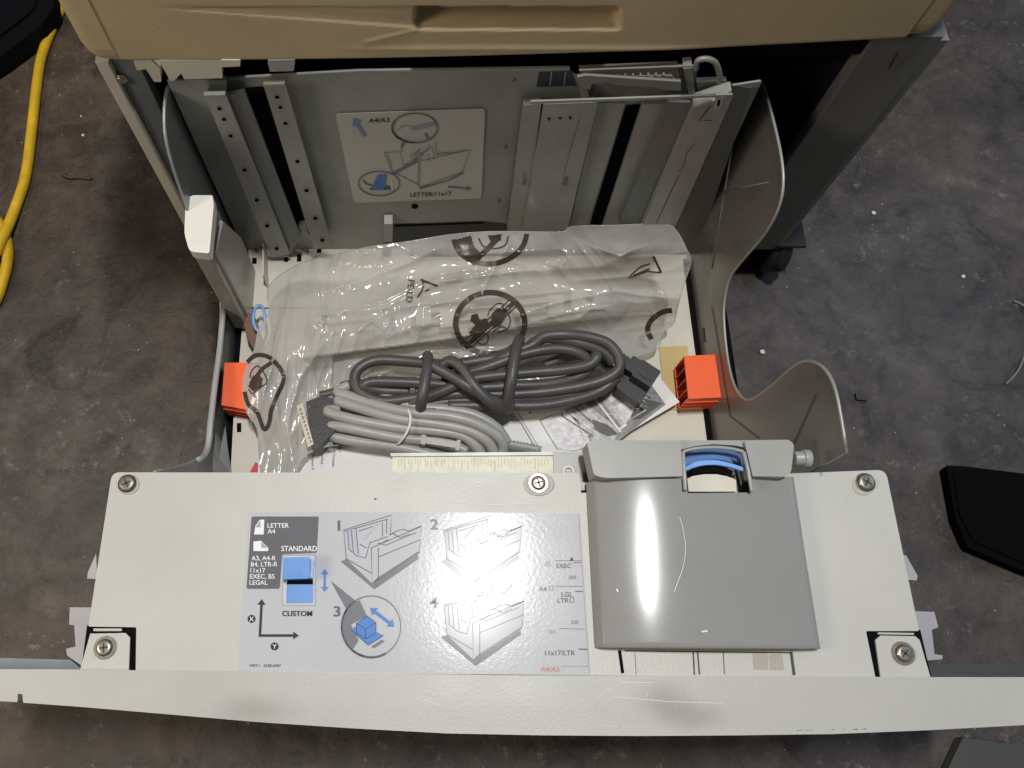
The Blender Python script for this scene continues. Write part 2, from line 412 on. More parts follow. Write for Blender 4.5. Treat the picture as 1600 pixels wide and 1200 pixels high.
# --- front body box beneath the plate
mb = MB()
a = PZ(150, 1046, ZP); b = PZ(1440, 1056, ZP); c = PZ(1375, 742, ZP); d = PZ(185, 744, ZP)
mb.prism([(a.x+.004, .002, ZP-.004), (b.x-.004, .002, ZP-.004), (c.x-.004, c.y-.004, ZP-.004), (d.x+.004, d.y-.004, ZP-.004)], (0, 0, -.17), mat('cream_shade_plastic', (.5, .48, .41), .5))
mb.build('front_box', dr, .001)
# corner tabs with screws
for poly, sc in (([(141, 990), (196, 989), (203, 996), (201, 1050), (124, 1050)], (164, 1012)), ([(1368, 1000), (1376, 993), (1430, 994), (1437, 1000), (1454, 1059), (1376, 1059)], (1412, 1020))):
    m2 = MB(); m2.pz(poly, ZP-.0012, .002, cream); m2.build('corner_tab', dr, .0006)
m2 = MB(); m2.pz([(136, 977), (215, 977), (214, 1052), (126, 1052)], ZP-.0035, .001, black); m2.pz([(146, 982), (190, 982), (190, 986), (146, 986)], ZP-.0022, .001, cream); m2.build('tab_recess', dr)
m2 = MB(); m2.pz([(1352, 984), (1438, 984), (1456, 1060), (1366, 1060)], ZP-.0035, .001, black); m2.pz([(1372, 988), (1428, 989), (1428, 992), (1372, 991)], ZP-.0022, .001, cream); m2.build('tab_recess', dr)
def screw(u, v, z, r=.0062, wash=True, parent=dr):
    c = PZ(u, v, z); m_ = MB(); n = 32
    prof = [(r*1.55, 0), (r*1.5, .0009), (r*1.12, .0009), (r*1.05, .0004), (r, .0006), (r*.98, .0018), (r*.85, .0024), (r*.6, .0026), (0.0001, .0026)]
    if not wash: prof = [(r*1.25, 0), (r*1.2, .001)]+prof[3:]
    vs = []; fs = []
    for rr, zz in prof:
        for k in range(n): vs.append((c.x+rr*math.cos(2*math.pi*k/n), c.y+rr*math.sin(2*math.pi*k/n), c.z+zz))
    for i in range(len(prof)-1):
        for k in range(n): fs.append([i*n+k, i*n+(k+1) % n, (i+1)*n+(k+1) % n, (i+1)*n+k])
    m_.add(vs, fs, zinc)
    an = random.uniform(0, 1.5)
    for q in (an, an+math.pi/2):
        dx, dy = math.cos(q)*r*.62, math.sin(q)*r*.62; px, py = -math.sin(q)*r*.11, math.cos(q)*r*.11; zt = c.z+.00275
        m_.add([(c.x+dx+px, c.y+dy+py, zt), (c.x-dx+px, c.y-dy+py, zt), (c.x-dx-px, c.y-dy-py, zt), (c.x+dx-px, c.y+dy-py, zt)], [[0, 1, 2, 3]], groove)
    m_.add([(c.x+r*1.02*math.cos(2*math.pi*k/n), c.y+r*1.02*math.sin(2*math.pi*k/n), c.z+.00062) for k in range(n)]+[(c.x+r*1.14*math.cos(2*math.pi*k/n), c.y+r*1.14*math.sin(2*math.pi*k/n), c.z+.00095) for k in range(n)], [[k, (k+1) % n, n+(k+1) % n, n+k] for k in range(n)], groove)
    o = m_.build('screw', parent); return o
def boss(u, v, ru=17, rv=16):
    m_ = MB(); vs = []; n = 40; fs = []
    for k_, (s_, zz) in enumerate([(1.0, .0002), (.94, .0011), (.86, .0012), (.8, .0005)]):
        vs += [PZ(*p, ZP+zz) for p in ell(u, v, ru*s_, rv*s_, n)]
    for i in range(3):
        for k in range(n): fs.append([i*n+k, i*n+(k+1) % n, (i+1)*n+(k+1) % n, (i+1)*n+k])
    fs.append([3*n+k for k in range(n)])
    m_.add(vs, fs, cream, True); m_.build('screw_boss', dr)
boss(199, 757, 18, 16); boss(842, 757, 24, 18); boss(1350, 757, 18, 17)
screw(199, 756, ZP+.0006, .0054, False); screw(841, 755, ZP+.0006, .0045, True); screw(1352, 754, ZP+.0006, .0054, False)
screw(164, 1012, ZP-.0010, .0048); screw(1411, 1021, ZP-.0010, .0048)
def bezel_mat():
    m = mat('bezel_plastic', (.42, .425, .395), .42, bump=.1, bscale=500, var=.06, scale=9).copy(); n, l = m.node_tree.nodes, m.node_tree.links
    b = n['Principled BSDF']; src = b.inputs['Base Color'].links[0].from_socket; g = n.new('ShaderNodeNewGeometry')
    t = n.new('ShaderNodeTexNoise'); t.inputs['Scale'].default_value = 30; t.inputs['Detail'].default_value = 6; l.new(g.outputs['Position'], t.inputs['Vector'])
    for (u, v, rx, ry, amt) in ((400, 1108, .034, .013, .38), (1035, 1092, .024, .014, .42), (1080, 1118, .028, .012, .38), (700, 1120, .2, .014, .10)):  # soft dark blobs of shadow and reflection painted into the bezel colour
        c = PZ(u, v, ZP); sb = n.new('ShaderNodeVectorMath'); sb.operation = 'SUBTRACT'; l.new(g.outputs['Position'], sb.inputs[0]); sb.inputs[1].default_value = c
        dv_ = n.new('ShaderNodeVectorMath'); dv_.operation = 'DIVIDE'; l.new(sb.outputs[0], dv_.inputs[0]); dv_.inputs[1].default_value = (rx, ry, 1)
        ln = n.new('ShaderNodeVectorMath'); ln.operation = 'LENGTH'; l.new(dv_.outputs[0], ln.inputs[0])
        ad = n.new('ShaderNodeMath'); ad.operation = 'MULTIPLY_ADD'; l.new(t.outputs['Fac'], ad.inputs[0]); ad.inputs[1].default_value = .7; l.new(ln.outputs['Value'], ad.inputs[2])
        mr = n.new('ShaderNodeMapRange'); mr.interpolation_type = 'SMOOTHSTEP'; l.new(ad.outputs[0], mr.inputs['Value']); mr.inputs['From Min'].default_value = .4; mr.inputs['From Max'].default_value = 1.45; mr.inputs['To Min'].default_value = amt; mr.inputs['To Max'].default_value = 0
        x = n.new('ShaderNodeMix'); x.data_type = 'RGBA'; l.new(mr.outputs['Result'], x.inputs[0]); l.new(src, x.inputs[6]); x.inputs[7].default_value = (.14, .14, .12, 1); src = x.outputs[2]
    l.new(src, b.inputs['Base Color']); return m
# --- bezel (front face of the drawer, seen from above)
def bz(z): 
    top = [(-110, 1045), (125, 1046), (800, 1055), (1454, 1058), (1760, 1058)]
    bot = [(1760, 1122), (1600, 1133), (1450, 1141), (1300, 1147), (1150, 1149), (1000, 1150), (850, 1149), (700, 1146), (550, 1138), (400, 1128), (250, 1115), (120, 1104), (36, 1098), (35, 1085), (28, 1084), (27, 1097), (-110, 1090)]
    return top+bot
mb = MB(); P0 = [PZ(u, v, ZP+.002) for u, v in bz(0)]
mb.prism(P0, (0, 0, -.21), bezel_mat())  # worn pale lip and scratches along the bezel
ink = Ink(lambda u, v, l: PZ(u, v, ZP+.0023), mb)
scr = mat('scratch_white', (.57, .57, .53), .4, var=0); scd = mat('scuff_dark', (.12, .11, .1), .6, var=0)
for pts, w in [([(960, 1089), (985, 1091), (1040, 1096), (1130, 1099)], 1.3), ([(970, 1066), (1023, 1067), (1008, 1089)], 1.5), ([(663, 1092), (686, 1102)], 1.2), ([(990, 1070), (1022, 1072)], .8), ([(928, 1096), (945, 1080), (960, 1072)], .7)]:
    ink.line(pts, w, scr)
for i in range(22):
    u = 945+i*2.8; ink.line([(u, 1135+random.uniform(-1.2, 1.2)), (u+random.uniform(1, 2.4), 1135+random.uniform(-1.2, 1.2))], random.uniform(.8, 1.8), scr)
for i in range(16):
    u = random.choice([1255, 1310, 1340])+random.uniform(-12, 12); ink.line([(u, 1141-(u-1250)*.02), (u+random.uniform(1, 5), 1141-(u-1250)*.02+random.uniform(-.6, .6))], random.uniform(.6, 1.4), scd)
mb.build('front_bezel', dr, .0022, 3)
mb = MB()
mb.pz([(-110, 1025), (110, 1031), (128, 1046), (-110, 1046)], ZP-.03, .16, metalb); mb.build('bezel_backing', dr, .002); mb = MB(); mb.pz([(1446, 1038), (1760, 1034), (1760, 1058), (1450, 1058)], ZP-.03, .16, mat('dark_slate_plastic', (.04, .042, .04), .5))
mb.build('bezel_backing', dr, .002)
# milky nylon latches at both sides
mb = MB(); z_ = ZP-.012
mb.pz([(109, 949), (146, 949), (140, 976), (132, 1030), (134, 1045), (105, 1024), (103, 1014), (118, 1010), (116, 977), (108, 976)], z_, .03, milky)
mb.pz([(150, 865), (152, 905), (136, 904), (137, 895)], z_, .02, milky)
mb.build('side_latch', dr, .001)
mb = MB(); mb.pz([(1428, 955), (1460, 956), (1466, 980), (1456, 984), (1460, 1022), (1473, 1024), (1472, 1030), (1448, 1032), (1436, 1000)], z_, .03, milky)
mb.pz([(1408, 866), (1416, 868), (1434, 900), (1432, 907), (1417, 906)], z_, .02, milky)
mb.build('side_latch', dr, .001)
# --- instruction sticker
mb = MB(); mb.pz(rnd([(388, 799), (905, 802), (922, 1054), (371, 1047)], 3), ZP+.0004, .0003, stick)
I = Ink(lambda u, v, l: PZ(u, v, ZP+.00045+l), mb)
I.poly(rnd([(393, 807), (498, 807), (495, 864), (441, 866), (437, 920), (385, 920)], [3]*6, 3), inkg, 1)
I.text('LETTER', 418, 821, 7.2, inkw, align='l'); I.text('A4', 418, 830, 7.2, inkw, align='l'); I.text('STANDARD', 467.5, 857, 8, inkw, wx=.93)
for k, t in enumerate(['A3, A4-R', 'B4, LTR-R', '11x17', 'EXEC, B5', 'LEGAL']): I.text(t, 393-k*.8, 872+k*9.5, 7.0, inkw, align='l')
I.poly([(397, 835), (399, 822), (406, 812), (413, 812), (412, 835)], inkw, 2); I.poly([(399, 824), (407, 813), (407, 824)], inkl, 3)
I.poly([(396, 861), (396, 846), (408, 845), (419, 856), (419, 861)], inkw, 2); I.poly([(408, 846), (418, 856), (408, 856)], inkl, 3)
I.poly(rnd([(442, 866), (494, 866), (493, 947), (440, 947)], 2, 2), inkl, 1)
I.text('CUSTOM', 464, 958.5, 8.2, inkd); I.text('CUSTOM', 464.6, 958.5, 8.2, inkd, 4)
I.arrow((406, 994), (409, 936), 4, 13, 9, inkd); I.arrow((404, 993), (467, 993), 4, 12, 9, inkd, 3)
for (u, v, t) in ((393, 967, 'X'), (429, 1010, 'Y')): I.poly(ell(u, v, 6.3, 6.3, 20), inkd, 2); I.text(t, u, v, 7, inkw, 4)
I.text('>PET<   5558-6407', 414, 1040, 4.4, inkd)
I.arrow((507, 925), (507.5, 889), 3.4, 12, 8, inkb, double=True)
for t, u, v in (('1', 529, 821), ('2', 678, 819), ('3', 526, 955), ('4', 677, 941)): I.text(t, u, v, 16, inkg if t in '13' else inkm, wx=1.15); I.text(t, u+.8, v, 16, inkg if t in '13' else inkm, 4, wx=1.15)
def drawerpic(I, du, dv, ink, shm, blu=None, k=1.0, hand=False, w=1.25):
    T = lambda L: [(537+(u-537)*k+du, 828+(v-828)*k+dv) for u, v in L]
    I.poly(T([(532, 877), (549, 871), (581, 893), (582, 911), (653, 866), (654, 873), (585, 921)]), shm, 1)
    I.poly(T([(537, 828), (611, 805), (610, 836), (622, 828), (658, 822), (655, 863), (581, 911), (541, 873)]), slab2, 2)
    for L in ([(541, 873), (537, 828), (611, 805), (609.5, 836)], [(538, 830), (560, 824), (606, 811)], [(580, 856), (658.5, 822), (655, 863), (581.5, 911), (580, 856)], [(541, 873), (581, 896)], [(591, 856), (591, 904)], [(592, 870), (657, 843)], [(585, 908), (592, 902), (654, 862)], [(609, 836), (621, 829), (630, 827), (640, 830), (658, 822)],
              [(543, 830), (545, 858), (557, 868), (571, 872), (575, 858)], [(556, 826), (560, 866)], [(560, 830), (590, 820)], [(575, 857), (578, 848), (606, 838)], [(613, 833), (625, 840), (640, 834)], [(598, 848), (606, 843)], [(604, 812), (604, 834)], [(549, 829), (552, 862)], [(562, 850), (572, 856)], [(597, 816), (598, 838)], [(590, 848), (602, 852), (650, 832)]):
        I.line(T(L), w, ink, 4)
    I.poly(T([(544, 831), (553, 829), (559, 866), (546, 858)]), blu or ink, 3) if blu else None
    I.line(T([(568, 842), (588, 819)]), 3.0 if blu else 1.3, blu or ink, 5)
slab2 = mat('picture_pale', (.50, .515, .54), .15, var=.02, spec=.10, rv=.2)
inkbl = mat('soft_blue_grey_ink', (.27, .30, .40), .3, var=0)
drawerpic(I, 0, 0, inkg, inkm, inkbl)
drawerpic(I, 157, 0, inkm, inkl); drawerpic(I, 157, 117, inkm, inkm, None, 1.03)  # right-hand pictures in paler inks, glare put into the print colour
# hand in pictures 2 and 4
for dv, m_ in ((0, inkm), (88, inkm)):
    I.line(cat_rom([(742, 850+dv), (752, 838+dv), (770, 832+dv), (786, 838+dv), (800, 826+dv)], 5), .9, m_, 6)
I.line(cat_rom([(737, 948), (745, 932), (762, 930), (776, 935), (800, 915)], 5), 1.1, inkm, 6); I.line([(775, 925), (800, 905)], 1, inkm, 6); I.line([(738, 950), (738, 966)], 1.3, inkm, 6)
# callout
I.poly([(517, 908), (556, 940), (543, 954)], inkm, 2); I.line([(556, 940), (517, 908), (543, 954)], 1, inkg, 3)
I.line(ell(580, 979, 46, 48, 60), 1.3, inkg, 6, True); 
I.line(ell(580, 979, 46, 48, 40, 0, 60, 235), 3.4, inkg, 6)
I.poly([p for p in ell(580, 979, 44, 46, 24, 0, 130, 245)]+[(573, 962), (548, 976), (560, 1000)], inkm, 3)
I.poly([(549, 984), (562, 974), (599, 993), (575, 1008)], inkb, 4); I.poly([(557, 974), (573, 962), (587, 973), (587, 990), (571, 998), (557, 989)], inkb, 5)
for L in ([(557, 974), (571, 983), (587, 973)], [(571, 983), (571, 998)], [(557, 974), (573, 962), (587, 973), (587, 990), (571, 998), (557, 989), (557, 974)], [(549, 984), (575, 1008), (599, 993)]): I.line(L, .9, inkd, 6)
I.arrow((578, 950), (616, 979), 5, 15, 10, inkb, 5, True); I.poly([(580, 1010), (597, 999), (600, 1003), (584, 1013)], inkm, 4)
# size marks at the right
for t, u, v, h, m_ in (('B5', 856, 881, 7, inkl), ('EXEC', 881, 884, 7, inkg), ('200', 894, 902, 5.6, inkm), ('A4', 848, 920, 7.5, inkm), ('LGL', 886, 928.5, 7.4, inkg), ('LTR', 880, 938, 7.4, inkg), ('250', 898, 972, 5.6, inkm), ('B4', 863, 987, 7, inkl), ('11x17/LTR', 875, 1020, 7.6, inkg), ('A4/A3', 859, 1045.5, 8, inkp)): I.text(t, u, v, h, m_)
I.line([(859, 916), (864, 916), (864, 923), (859, 923)], 1, inkm, 3, True); I.line([(891, 934), (897, 934), (897, 941), (891, 941)], 1.2, inkg, 3, True)
for a, b, m_, w in (((867, 876), (908, 876), inkm, 1), ((896, 879), (908, 879), inkg, 1), ((868, 916), (910, 916), inkm, 1), ((899, 924), (911, 924), inkg, 1.6), ((874, 982), (914, 983), inkm, .9), ((904, 1014), (918, 1014.5), inkg, 1.8), ((877, 1041), (919, 1041), inkp, 1)): I.line([a, b], w, m_)
I.poly([(890, 876), (894, 870), (896, 876)], inkd, 2)
I.line([(904, 803), (921, 1053)], 1, inkl, 2)
mb.build('instruction_sticker', dr)
# scuffs on plate
mb = plate_mb; ink = Ink(lambda u, v, l: PZ(u, v, ZP+.0004), mb)
for pts, w, m_ in [([(614, 750), (632, 739)], 1.4, scr), ([(585, 780), (588, 779)], 3, scd), ([(700, 784), (760, 789), (860, 786)], .8, scr), ([(745, 754), (754, 753)], 1.6, scr)]: ink.line(pts, w, m_)
mb.build('top_plate', dr, .0009)
# slider
mb = MB(); mb.pz(rnd([(443, 869), (492, 868), (492, 945), (442, 945)], 2, 2), ZP+.0009, .0004, mat('slider_well', (.5, .51, .54), .3)); sl = mb.build('slide_switch', dr)
mb = MB(); mb.pz([(448, 911), (489, 911), (489, 942), (447, 942)], ZP+.0018, .0009, blue)
mb.pz([(449, 905), (489, 905), (489, 913), (448, 913)], ZP+.0022, .001, black)
mb.prism([PZ(u, v, ZP+.011) for u, v in rnd([(443, 871), (484, 870), (483, 904), (441, 905)], 3, 3)], (0, 0, -.0105), blue)
mb.pz([(483, 874), (491, 875), (489, 903), (482, 903)], ZP+.004, .0035, mat('blue_pale', (.3, .42, .7), .3))
mb.build('blue_button', sl, .001)
# --- ruler strip and bracket behind the plate
mb = MB(); mb.pz([(613, 711), (863, 708), (866, 740), (613, 740)], ZP-.012, .006, mat('ivory_strip', (.62, .61, .48), .45, var=.12, scale=120))
mb.pz([(610, 708), (864, 706), (864, 711), (611, 713)], ZP-.010, .01, metal2)
I = Ink(lambda u, v, l: PZ(u, v, ZP-.0118+l), mb)
for i in range(46):
    u = 622+i*5.2+random.uniform(-1, 1); I.line([(u, random.uniform(715, 719)), (u+.3, random.uniform(724, 735))], random.uniform(.5, 1.2), mat('strip_tick', (.42, .40, .30), .5, var=0))
mb.build('ruler_strip', dr, .0006)
mb = MB(); mb.pz(rnd([(864, 706), (912, 705), (921, 745), (921, 775), (868, 775)], [1, 4, 0, 0, 0]), ZP-.010, .02, gcover2)
mb.pz([(905, 766), (922, 766), (922, 776), (905, 776)], ZP-.001, .006, black)
mb.pz([(914, 712), (927, 706), (928, 772), (921, 772)], ZP-.004, .05, blackp)
mb.tube([PZ(*p, ZP-.0085) for p in ell(888, 737, 8, 8, 20)], .0009, white, 8, True)
mb.build('grey_bracket', dr, .0008)
# --- grey curved cover
def cov(s, t):   # s across, t away from the bezel
    u = (941*(1-s)+1282*s)*(1-t)+(927*(1-s)+1240*s)*t; v = (1012*(1-s)+1014*s)*(1-t)+(750*(1-s)+745*s)*t
    x = 2*s-1
    z = ZP+.0085+.0078*(1-x*x)+.0015*t+.0003*(1-(2*t-1)**2)
    e = .0011; 
    if s < .02: z -= e*(1-s/.02)**2
    if s > .98: z -= e*((s-.98)/.02)**2
    if t < .03: z -= e*(1-t/.03)**2
    return PZ(u, v, z)
mb = MB(); NS, NT = 130, 100; vs = []; fs = []
SS = [0, .003, .007, .012, .02]+[.02+.96*i/NS for i in range(1, NS)]+[.98, .988, .993, .997, 1]
TT = [0, .005, .012, .02, .03]+[.03+.97*i/NT for i in range(1, NT+1)]
for t in TT:
    for s_ in SS: vs.append(cov(s_, t))
w_ = len(SS)
for j in range(len(TT)-1):
    for i in range(w_-1):
        if .46 < (SS[i]+SS[i+1])/2 < .775 and TT[j] > .905: continue
        a = j*w_+i; fs.append([a, a+1, a+w_+1, a+w_])
# skirt
ring = [i for i in range(w_)]; 
b0 = len(vs)
for i in range(w_): p = vs[i]; vs.append(Vector((p.x, p.y, ZP+.001)))
for i in range(w_-1): fs.append([b0+i, b0+i+1, i+1, i])
for col in (0, w_-1):
    b1 = len(vs)
    for j in range(len(TT)): p = vs[j*w_+col]; vs.append(Vector((p.x+(-.0035 if col == 0 else .001), p.y, ZP+.001)))
    for j in range(len(TT)-1): fs.append([j*w_+col, (j+1)*w_+col, b1+j+1, b1+j])
b2 = len(vs); J = (len(TT)-1)*w_
for i in range(w_): p = vs[J+i]; vs.append(Vector((p.x, p.y, ZP-.002)))
mb.add(vs, fs, gcover, True)
cov_mb = mb; cv = thing('hinged_cover', 0, None, None); cv.parent = dr
mb = MB()   # raised back lip
lipz = ZP+.021
mb.pz(rnd([(917, 691), (930, 688), (1062, 688), (1070, 744), (945, 747), (928, 742)], [2, 6, 3, 0, 8, 5]), lipz, .02, gcover2); mb.build('cover_lip', cv, .0016, 3); mb = MB()
mb.pz(rnd([(1163, 688), (1232, 687), (1241, 694), (1236, 738), (1226, 745), (1176, 744)], [3, 3, 5, 4, 5, 0]), lipz, .02, gcover2)
mb.build('cover_lip', cv, .0016, 3)
mb = MB(); mb.pz([(1060, 688), (1165, 688), (1166, 700), (1148, 696), (1115, 694), (1085, 697), (1062, 703)], lipz-.005, .02, gcover2)
mb.tube([PZ(*p, lipz) for p in [(1067, 706), (1069, 735), (1071, 766)]], .0014, gcover2, 8)
mb.tube([PZ(*p, lipz) for p in [(1162, 706), (1169, 735), (1175, 768)]], .0014, gcover2, 8)
mb.tube([PZ(p.x, p.y, lipz) for p in cat_rom([(1067, 706), (1085, 701), (1115, 699), (1142, 701), (1162, 706)], 5)], .0013, gcover2, 8)
mb.prism([PZ(u, v, ZP+.012) for u, v in [(1074, 748), (1082, 744), (1100, 741), (1120, 741), (1140, 745), (1150, 750), (1151, 768), (1076, 768)]], (0, 0, -.008), cream2)
mb.pz([(1066, 703), (1164, 703), (1176, 767), (1072, 767)], ZP+.001, .003, mat('well_grey', (.12, .12, .13), .5))
mb.build('thumb_window', cv, .0006)
def arcband(mb, z, pts0, pts1, th, m_):
    a = cat_rom(pts0, 6); b = cat_rom(pts1, 6)
    mb.pz([(p.x, p.y) for p in a]+[(p.x, p.y) for p in reversed(b)], z, th, m_)
mb = MB()
arcband(mb, ZP+.010, [(1068, 711), (1090, 702), (1120, 700), (1145, 704), (1160, 712)], [(1072, 722), (1095, 716), (1120, 714), (1148, 720), (1163, 730)], .006, blued)
arcband(mb, ZP+.0125, [(1070, 718), (1095, 712), (1120, 711), (1140, 715)], [(1071, 727), (1095, 720), (1122, 718), (1146, 724)], .006, mat('mid_blue_plastic', (.075, .18, .42), .3, var=.03))
arcband(mb, ZP+.018, [(1071, 729), (1090, 721), (1118, 719), (1142, 724), (1161, 730)], [(1073, 735), (1092, 728), (1118, 726), (1142, 730), (1161, 736)], .003, mat('bright_blue_plastic', (.17, .38, .80), .3, var=.03))
arcband(mb, ZP+.013, [(1080, 733), (1100, 728), (1120, 727), (1145, 735)], [(1083, 741), (1105, 738), (1122, 738), (1143, 746)], .004, black)
mb.build('blue_dial', cv, .0004)
mb = MB(); c = PZ(1240, 716, ZP+.006); mb.tube([c, c+Vector((.006, 0, 0)), c+Vector((.0062, 0, 0)), c+Vector((.011, 0, 0))], [.0048, .0048, .006, .006], milky, 20); mb.build('hinge_pin', cv, .0005)
mb = cov_mb
def cvp(u, v, l):
    # nearest cover point for printed/scratched marks: solve z on the cover
    z = ZP+.012
    for _ in range(3):
        p = PZ(u, v, z); a = cov(0, .5).x; b = cov(1, .5).x; s_ = (p.x-a)/(b-a); z = ZP+.0085+.0078*(1-(2*s_-1)**2)+.0015*.5+.0011
    return PZ(u, v, z)
I = Ink(cvp, mb)
for pts, w in [(cat_rom([(1062, 808), (1068, 830), (1071, 860), (1066, 890), (1053, 925)], 6), .9), ([(997, 832), (999, 829)], 5), ([(1096, 987), (1106, 986)], 3), ([(993, 838), (1000, 834)], 2), ([(963, 920), (966, 925)], 2.5), ([(994, 870), (995, 905)], .8)]: I.line(pts, w, mat('cover_scratch', (.62, .61, .56), .35, var=0))
mb.build('cover_shell', cv)
# --- tray floor
ZF = .08
mb = MB()
p1 = [PZ(1066, 398, ZF), PZ(1117, 700, ZF)]; xR = p1[1].x-.001
mb.prism([(-.188, .10, ZF), (xR, .10, ZF), (xR, .412, ZF), (-.188, .412, ZF)], (0, 0, -.006), cream2)
mb.prism([PZ(u, v, ZF+.004) for u, v in [(392, 430), (388, 392), (394, 384), (410, 383), (425, 392), (450, 392), (458, 366), (560, 364), (576, 380), (640, 380), (640, 480), (395, 480)]], (0, 0, -.003), cream2)
I = Ink(lambda u, v, l: PZ(u, v, ZF+.0045+l), mb)
for q in ([(394, 403), (401, 403), (401, 412), (394, 412)], [(464, 397), (471, 397), (471, 408), (464, 409)], [(444, 402), (450, 402), (450, 409), (444, 409)], [(495, 388), (502, 388), (502, 395), (495, 395)]): I.poly(q, black)
mb.prism([PZ(416, 395, ZF+.004)+Vector((0, 0, .02)), PZ(416, 445, ZF+.004)+Vector((0, 0, .02)), PZ(418, 450, ZF+.004), PZ(416, 395, ZF+.004)], (.0015, 0, 0), cream2)
# front left riser of the tray
mb.pz(rnd([(365, 651), (390, 650), (404, 690), (404, 745), (360, 745)], [3, 8, 0, 0, 0]), ZF+.012, .014, cream2)
I2 = Ink(lambda u, v, l: PZ(u, v, ZF+.0125+l), mb); I2.poly([(370, 661), (377, 661), (377, 675), (370, 675)], black)
mb.build('tray_floor', dr, .0008)
mb = MB(); mb.box(-.215, xR+.035, .06, .43, ZF-.014, ZF-.008, black); mb.build('drawer_base', dr)
# black gap strips beside the floor
# --- side panels
mb = MB()
top = [(1190, 128), (1206, 185), (1219, 245), (1222, 292), (1213, 330), (1192, 368), (1158, 408), (1138, 438), (1130, 480), (1132, 530), (1139, 578), (1150, 610), (1168, 625), (1200, 606), (1225, 584), (1248, 567), (1268, 565), (1288, 578), (1303, 608), (1314, 662), (1327, 745)]
xS = .270
T3 = cat_rom([(PX(u, v, xS).y, PX(u, v, xS).z) for u, v in top], 5)
pl = [(xS, p.x, p.y) for p in T3]; ylast = pl[-1][1]
yb = PZ(1300, 737, ZP).y+.0025; T3 = [p for p in T3 if p.x > yb]; pl = [(xS, p.x, p.y) for p in T3]; pl += [(xS, yb, pl[-1][2]), (xS, yb, ZF-.01), (xS, pl[0][1], ZF-.01)]
mb.prism(pl, (.0016, 0, 0), sidem)
mb.tube([(xS+.0008, p.x, p.y) for p in T3], .00115, metal2, 8)
mb.box(xS-.0045, xS, .09, .405, ZF-.006, ZF+.004, black)
for L in ([(1148, 205), (1132, 300), (1112, 420)], [(1125, 300), (1200, 285)]):
    mb.tube([PX(u, v, xS-.0003) for u, v in L], .0006, sidem, 6)
I = Ink(lambda u, v, l: PX(u, v, xS-.0004-l), mb)
for L, w in (([(1112, 480), (1127, 570), (1140, 650), (1185, 685)], 1.2), ([(1275, 615), (1238, 697)], 1.6), ([(1098, 512), (1100, 535)], 3)): I.line(L, w, groove, step=8)
mb.build('side_panel', dr)
mb = MB(); xL = -.196
top = [(266, 126), (259, 170), (263, 225), (285, 300), (318, 390), (342, 452), (347, 480), (343, 540), (335, 600), (328, 660), (322, 704), (300, 722), (232, 740)]
T3 = cat_rom([(PX(u, v, xL).y, PX(u, v, xL).z) for u, v in top], 5)
pl = [(xL, p.x, p.y) for p in T3]+[(xL, .10, pl[0][2]-.1)]
T3 = [p for p in T3 if p.x > yb]; pl = [(xL, p.x, p.y) for p in T3]; pl += [(xL, yb, pl[-1][2]), (xL, yb, ZF-.01), (xL, pl[0][1], ZF-.01)]
mb.prism(pl, (-.0022, 0, 0), sidel)
mb.tube([(xL-.0011, p.x, p.y) for p in T3], .0013, metal2, 8)
e_ = [p for p in T3 if p.x < .335 and p.x > .17]
mb.tube([(xL+.001, p.x, p.y) for p in e_], .0024, milky, 8)
mb.build('side_panel', dr)
# --- rear wall
YR = .420
mb = MB()
mb.py([(262, 128), (300, 124), (560, 113), (888, 108), (905, 120), (1120, 150), (1190, 128), (1062, 405), (388, 405)], YR, .0015, metal)
mb.py([(150+112, 126), (330, 124), (560, 111), (890, 106), (890, 110), (560, 114), (330, 127), (264, 129)], YR-.0015, .002, metal2)
I = Ink(lambda u, v, l: PY(u, v, YR-.0004-l), mb)
I.poly([(383, 137), (412, 135), (488, 366), (458, 366)], black)
I.poly([(978, 165), (1003, 163), (940, 352), (922, 350)], black)
I.poly([(614, 351), (752, 346), (790, 350), (800, 378), (600, 385)], mat('dark_slot', (.02, .021, .022), .5, var=0)); I.line([(617, 353), (756, 348)], 3, black)
I.poly(ell(648, 322.5, 5.5, 4, 16), black)
I.poly([(842, 113), (893, 111), (900, 134), (838, 136)], mat('deep_blue_grey', (.03, .035, .06), .5, var=0)); 
for u in (862, 884): I.line([(u, 112), (u-3, 134)], 2, metal)
for u, v in ((803, 125), (790, 230), (780, 314)): I.poly(ell(u, v, 3, 3, 10), inkg); I.poly(ell(u-2, v-2, 2, 1.2, 8), metal2, 2)
mb.build('rear_wall', dr)
def xz_bar(tl, tr, br, bl, y, dep, m_, name, holes=(), bevel=.0006, extra=None):
    m2 = MB(); m2.py([tl, tr, br, bl], y, dep, m_)
    Ik = Ink(lambda u, v, l: PY(u, v, y-.0004), m2)
    for u, v in holes: Ik.poly(ell(u, v, 3.6, 2.8, 14), black); Ik.line(ell(u, v, 4.2, 3.3, 14), .9, metal2, 2, True)
    if extra: extra(m2, Ik)
    return m2.build(name, dr, bevel)
def mk_holes(a, b, ts): return [(a[0]+(b[0]-a[0])*t, a[1]+(b[1]-a[1])*t) for t in ts]
xz_bar((320, 150), (353, 149), (453, 397), (424, 402), YR-.014, .003, metal, 'guide_rail', mk_holes((343, 170), (434, 393), (0, .075, .19, .43, .64, .82, .98)), extra=lambda m, i: (m.py([(353, 149), (382, 142), (470, 370), (453, 397)], YR-.010, .003, sidel), m.py([(318, 149), (352, 148), (352, 151.5), (318, 153)], YR-.016, .004, metal2)))
xz_bar((412, 134), (446, 132), (519, 385), (491, 390), YR-.012, .003, metal, 'guide_rail', mk_holes((433, 152), (505, 380), (0, .07, .18, .44, .64, .83, .98)), extra=lambda m, i: m.py([(411, 132), (445, 131), (445, 134.5), (411, 136)], YR-.014, .004, metal2))
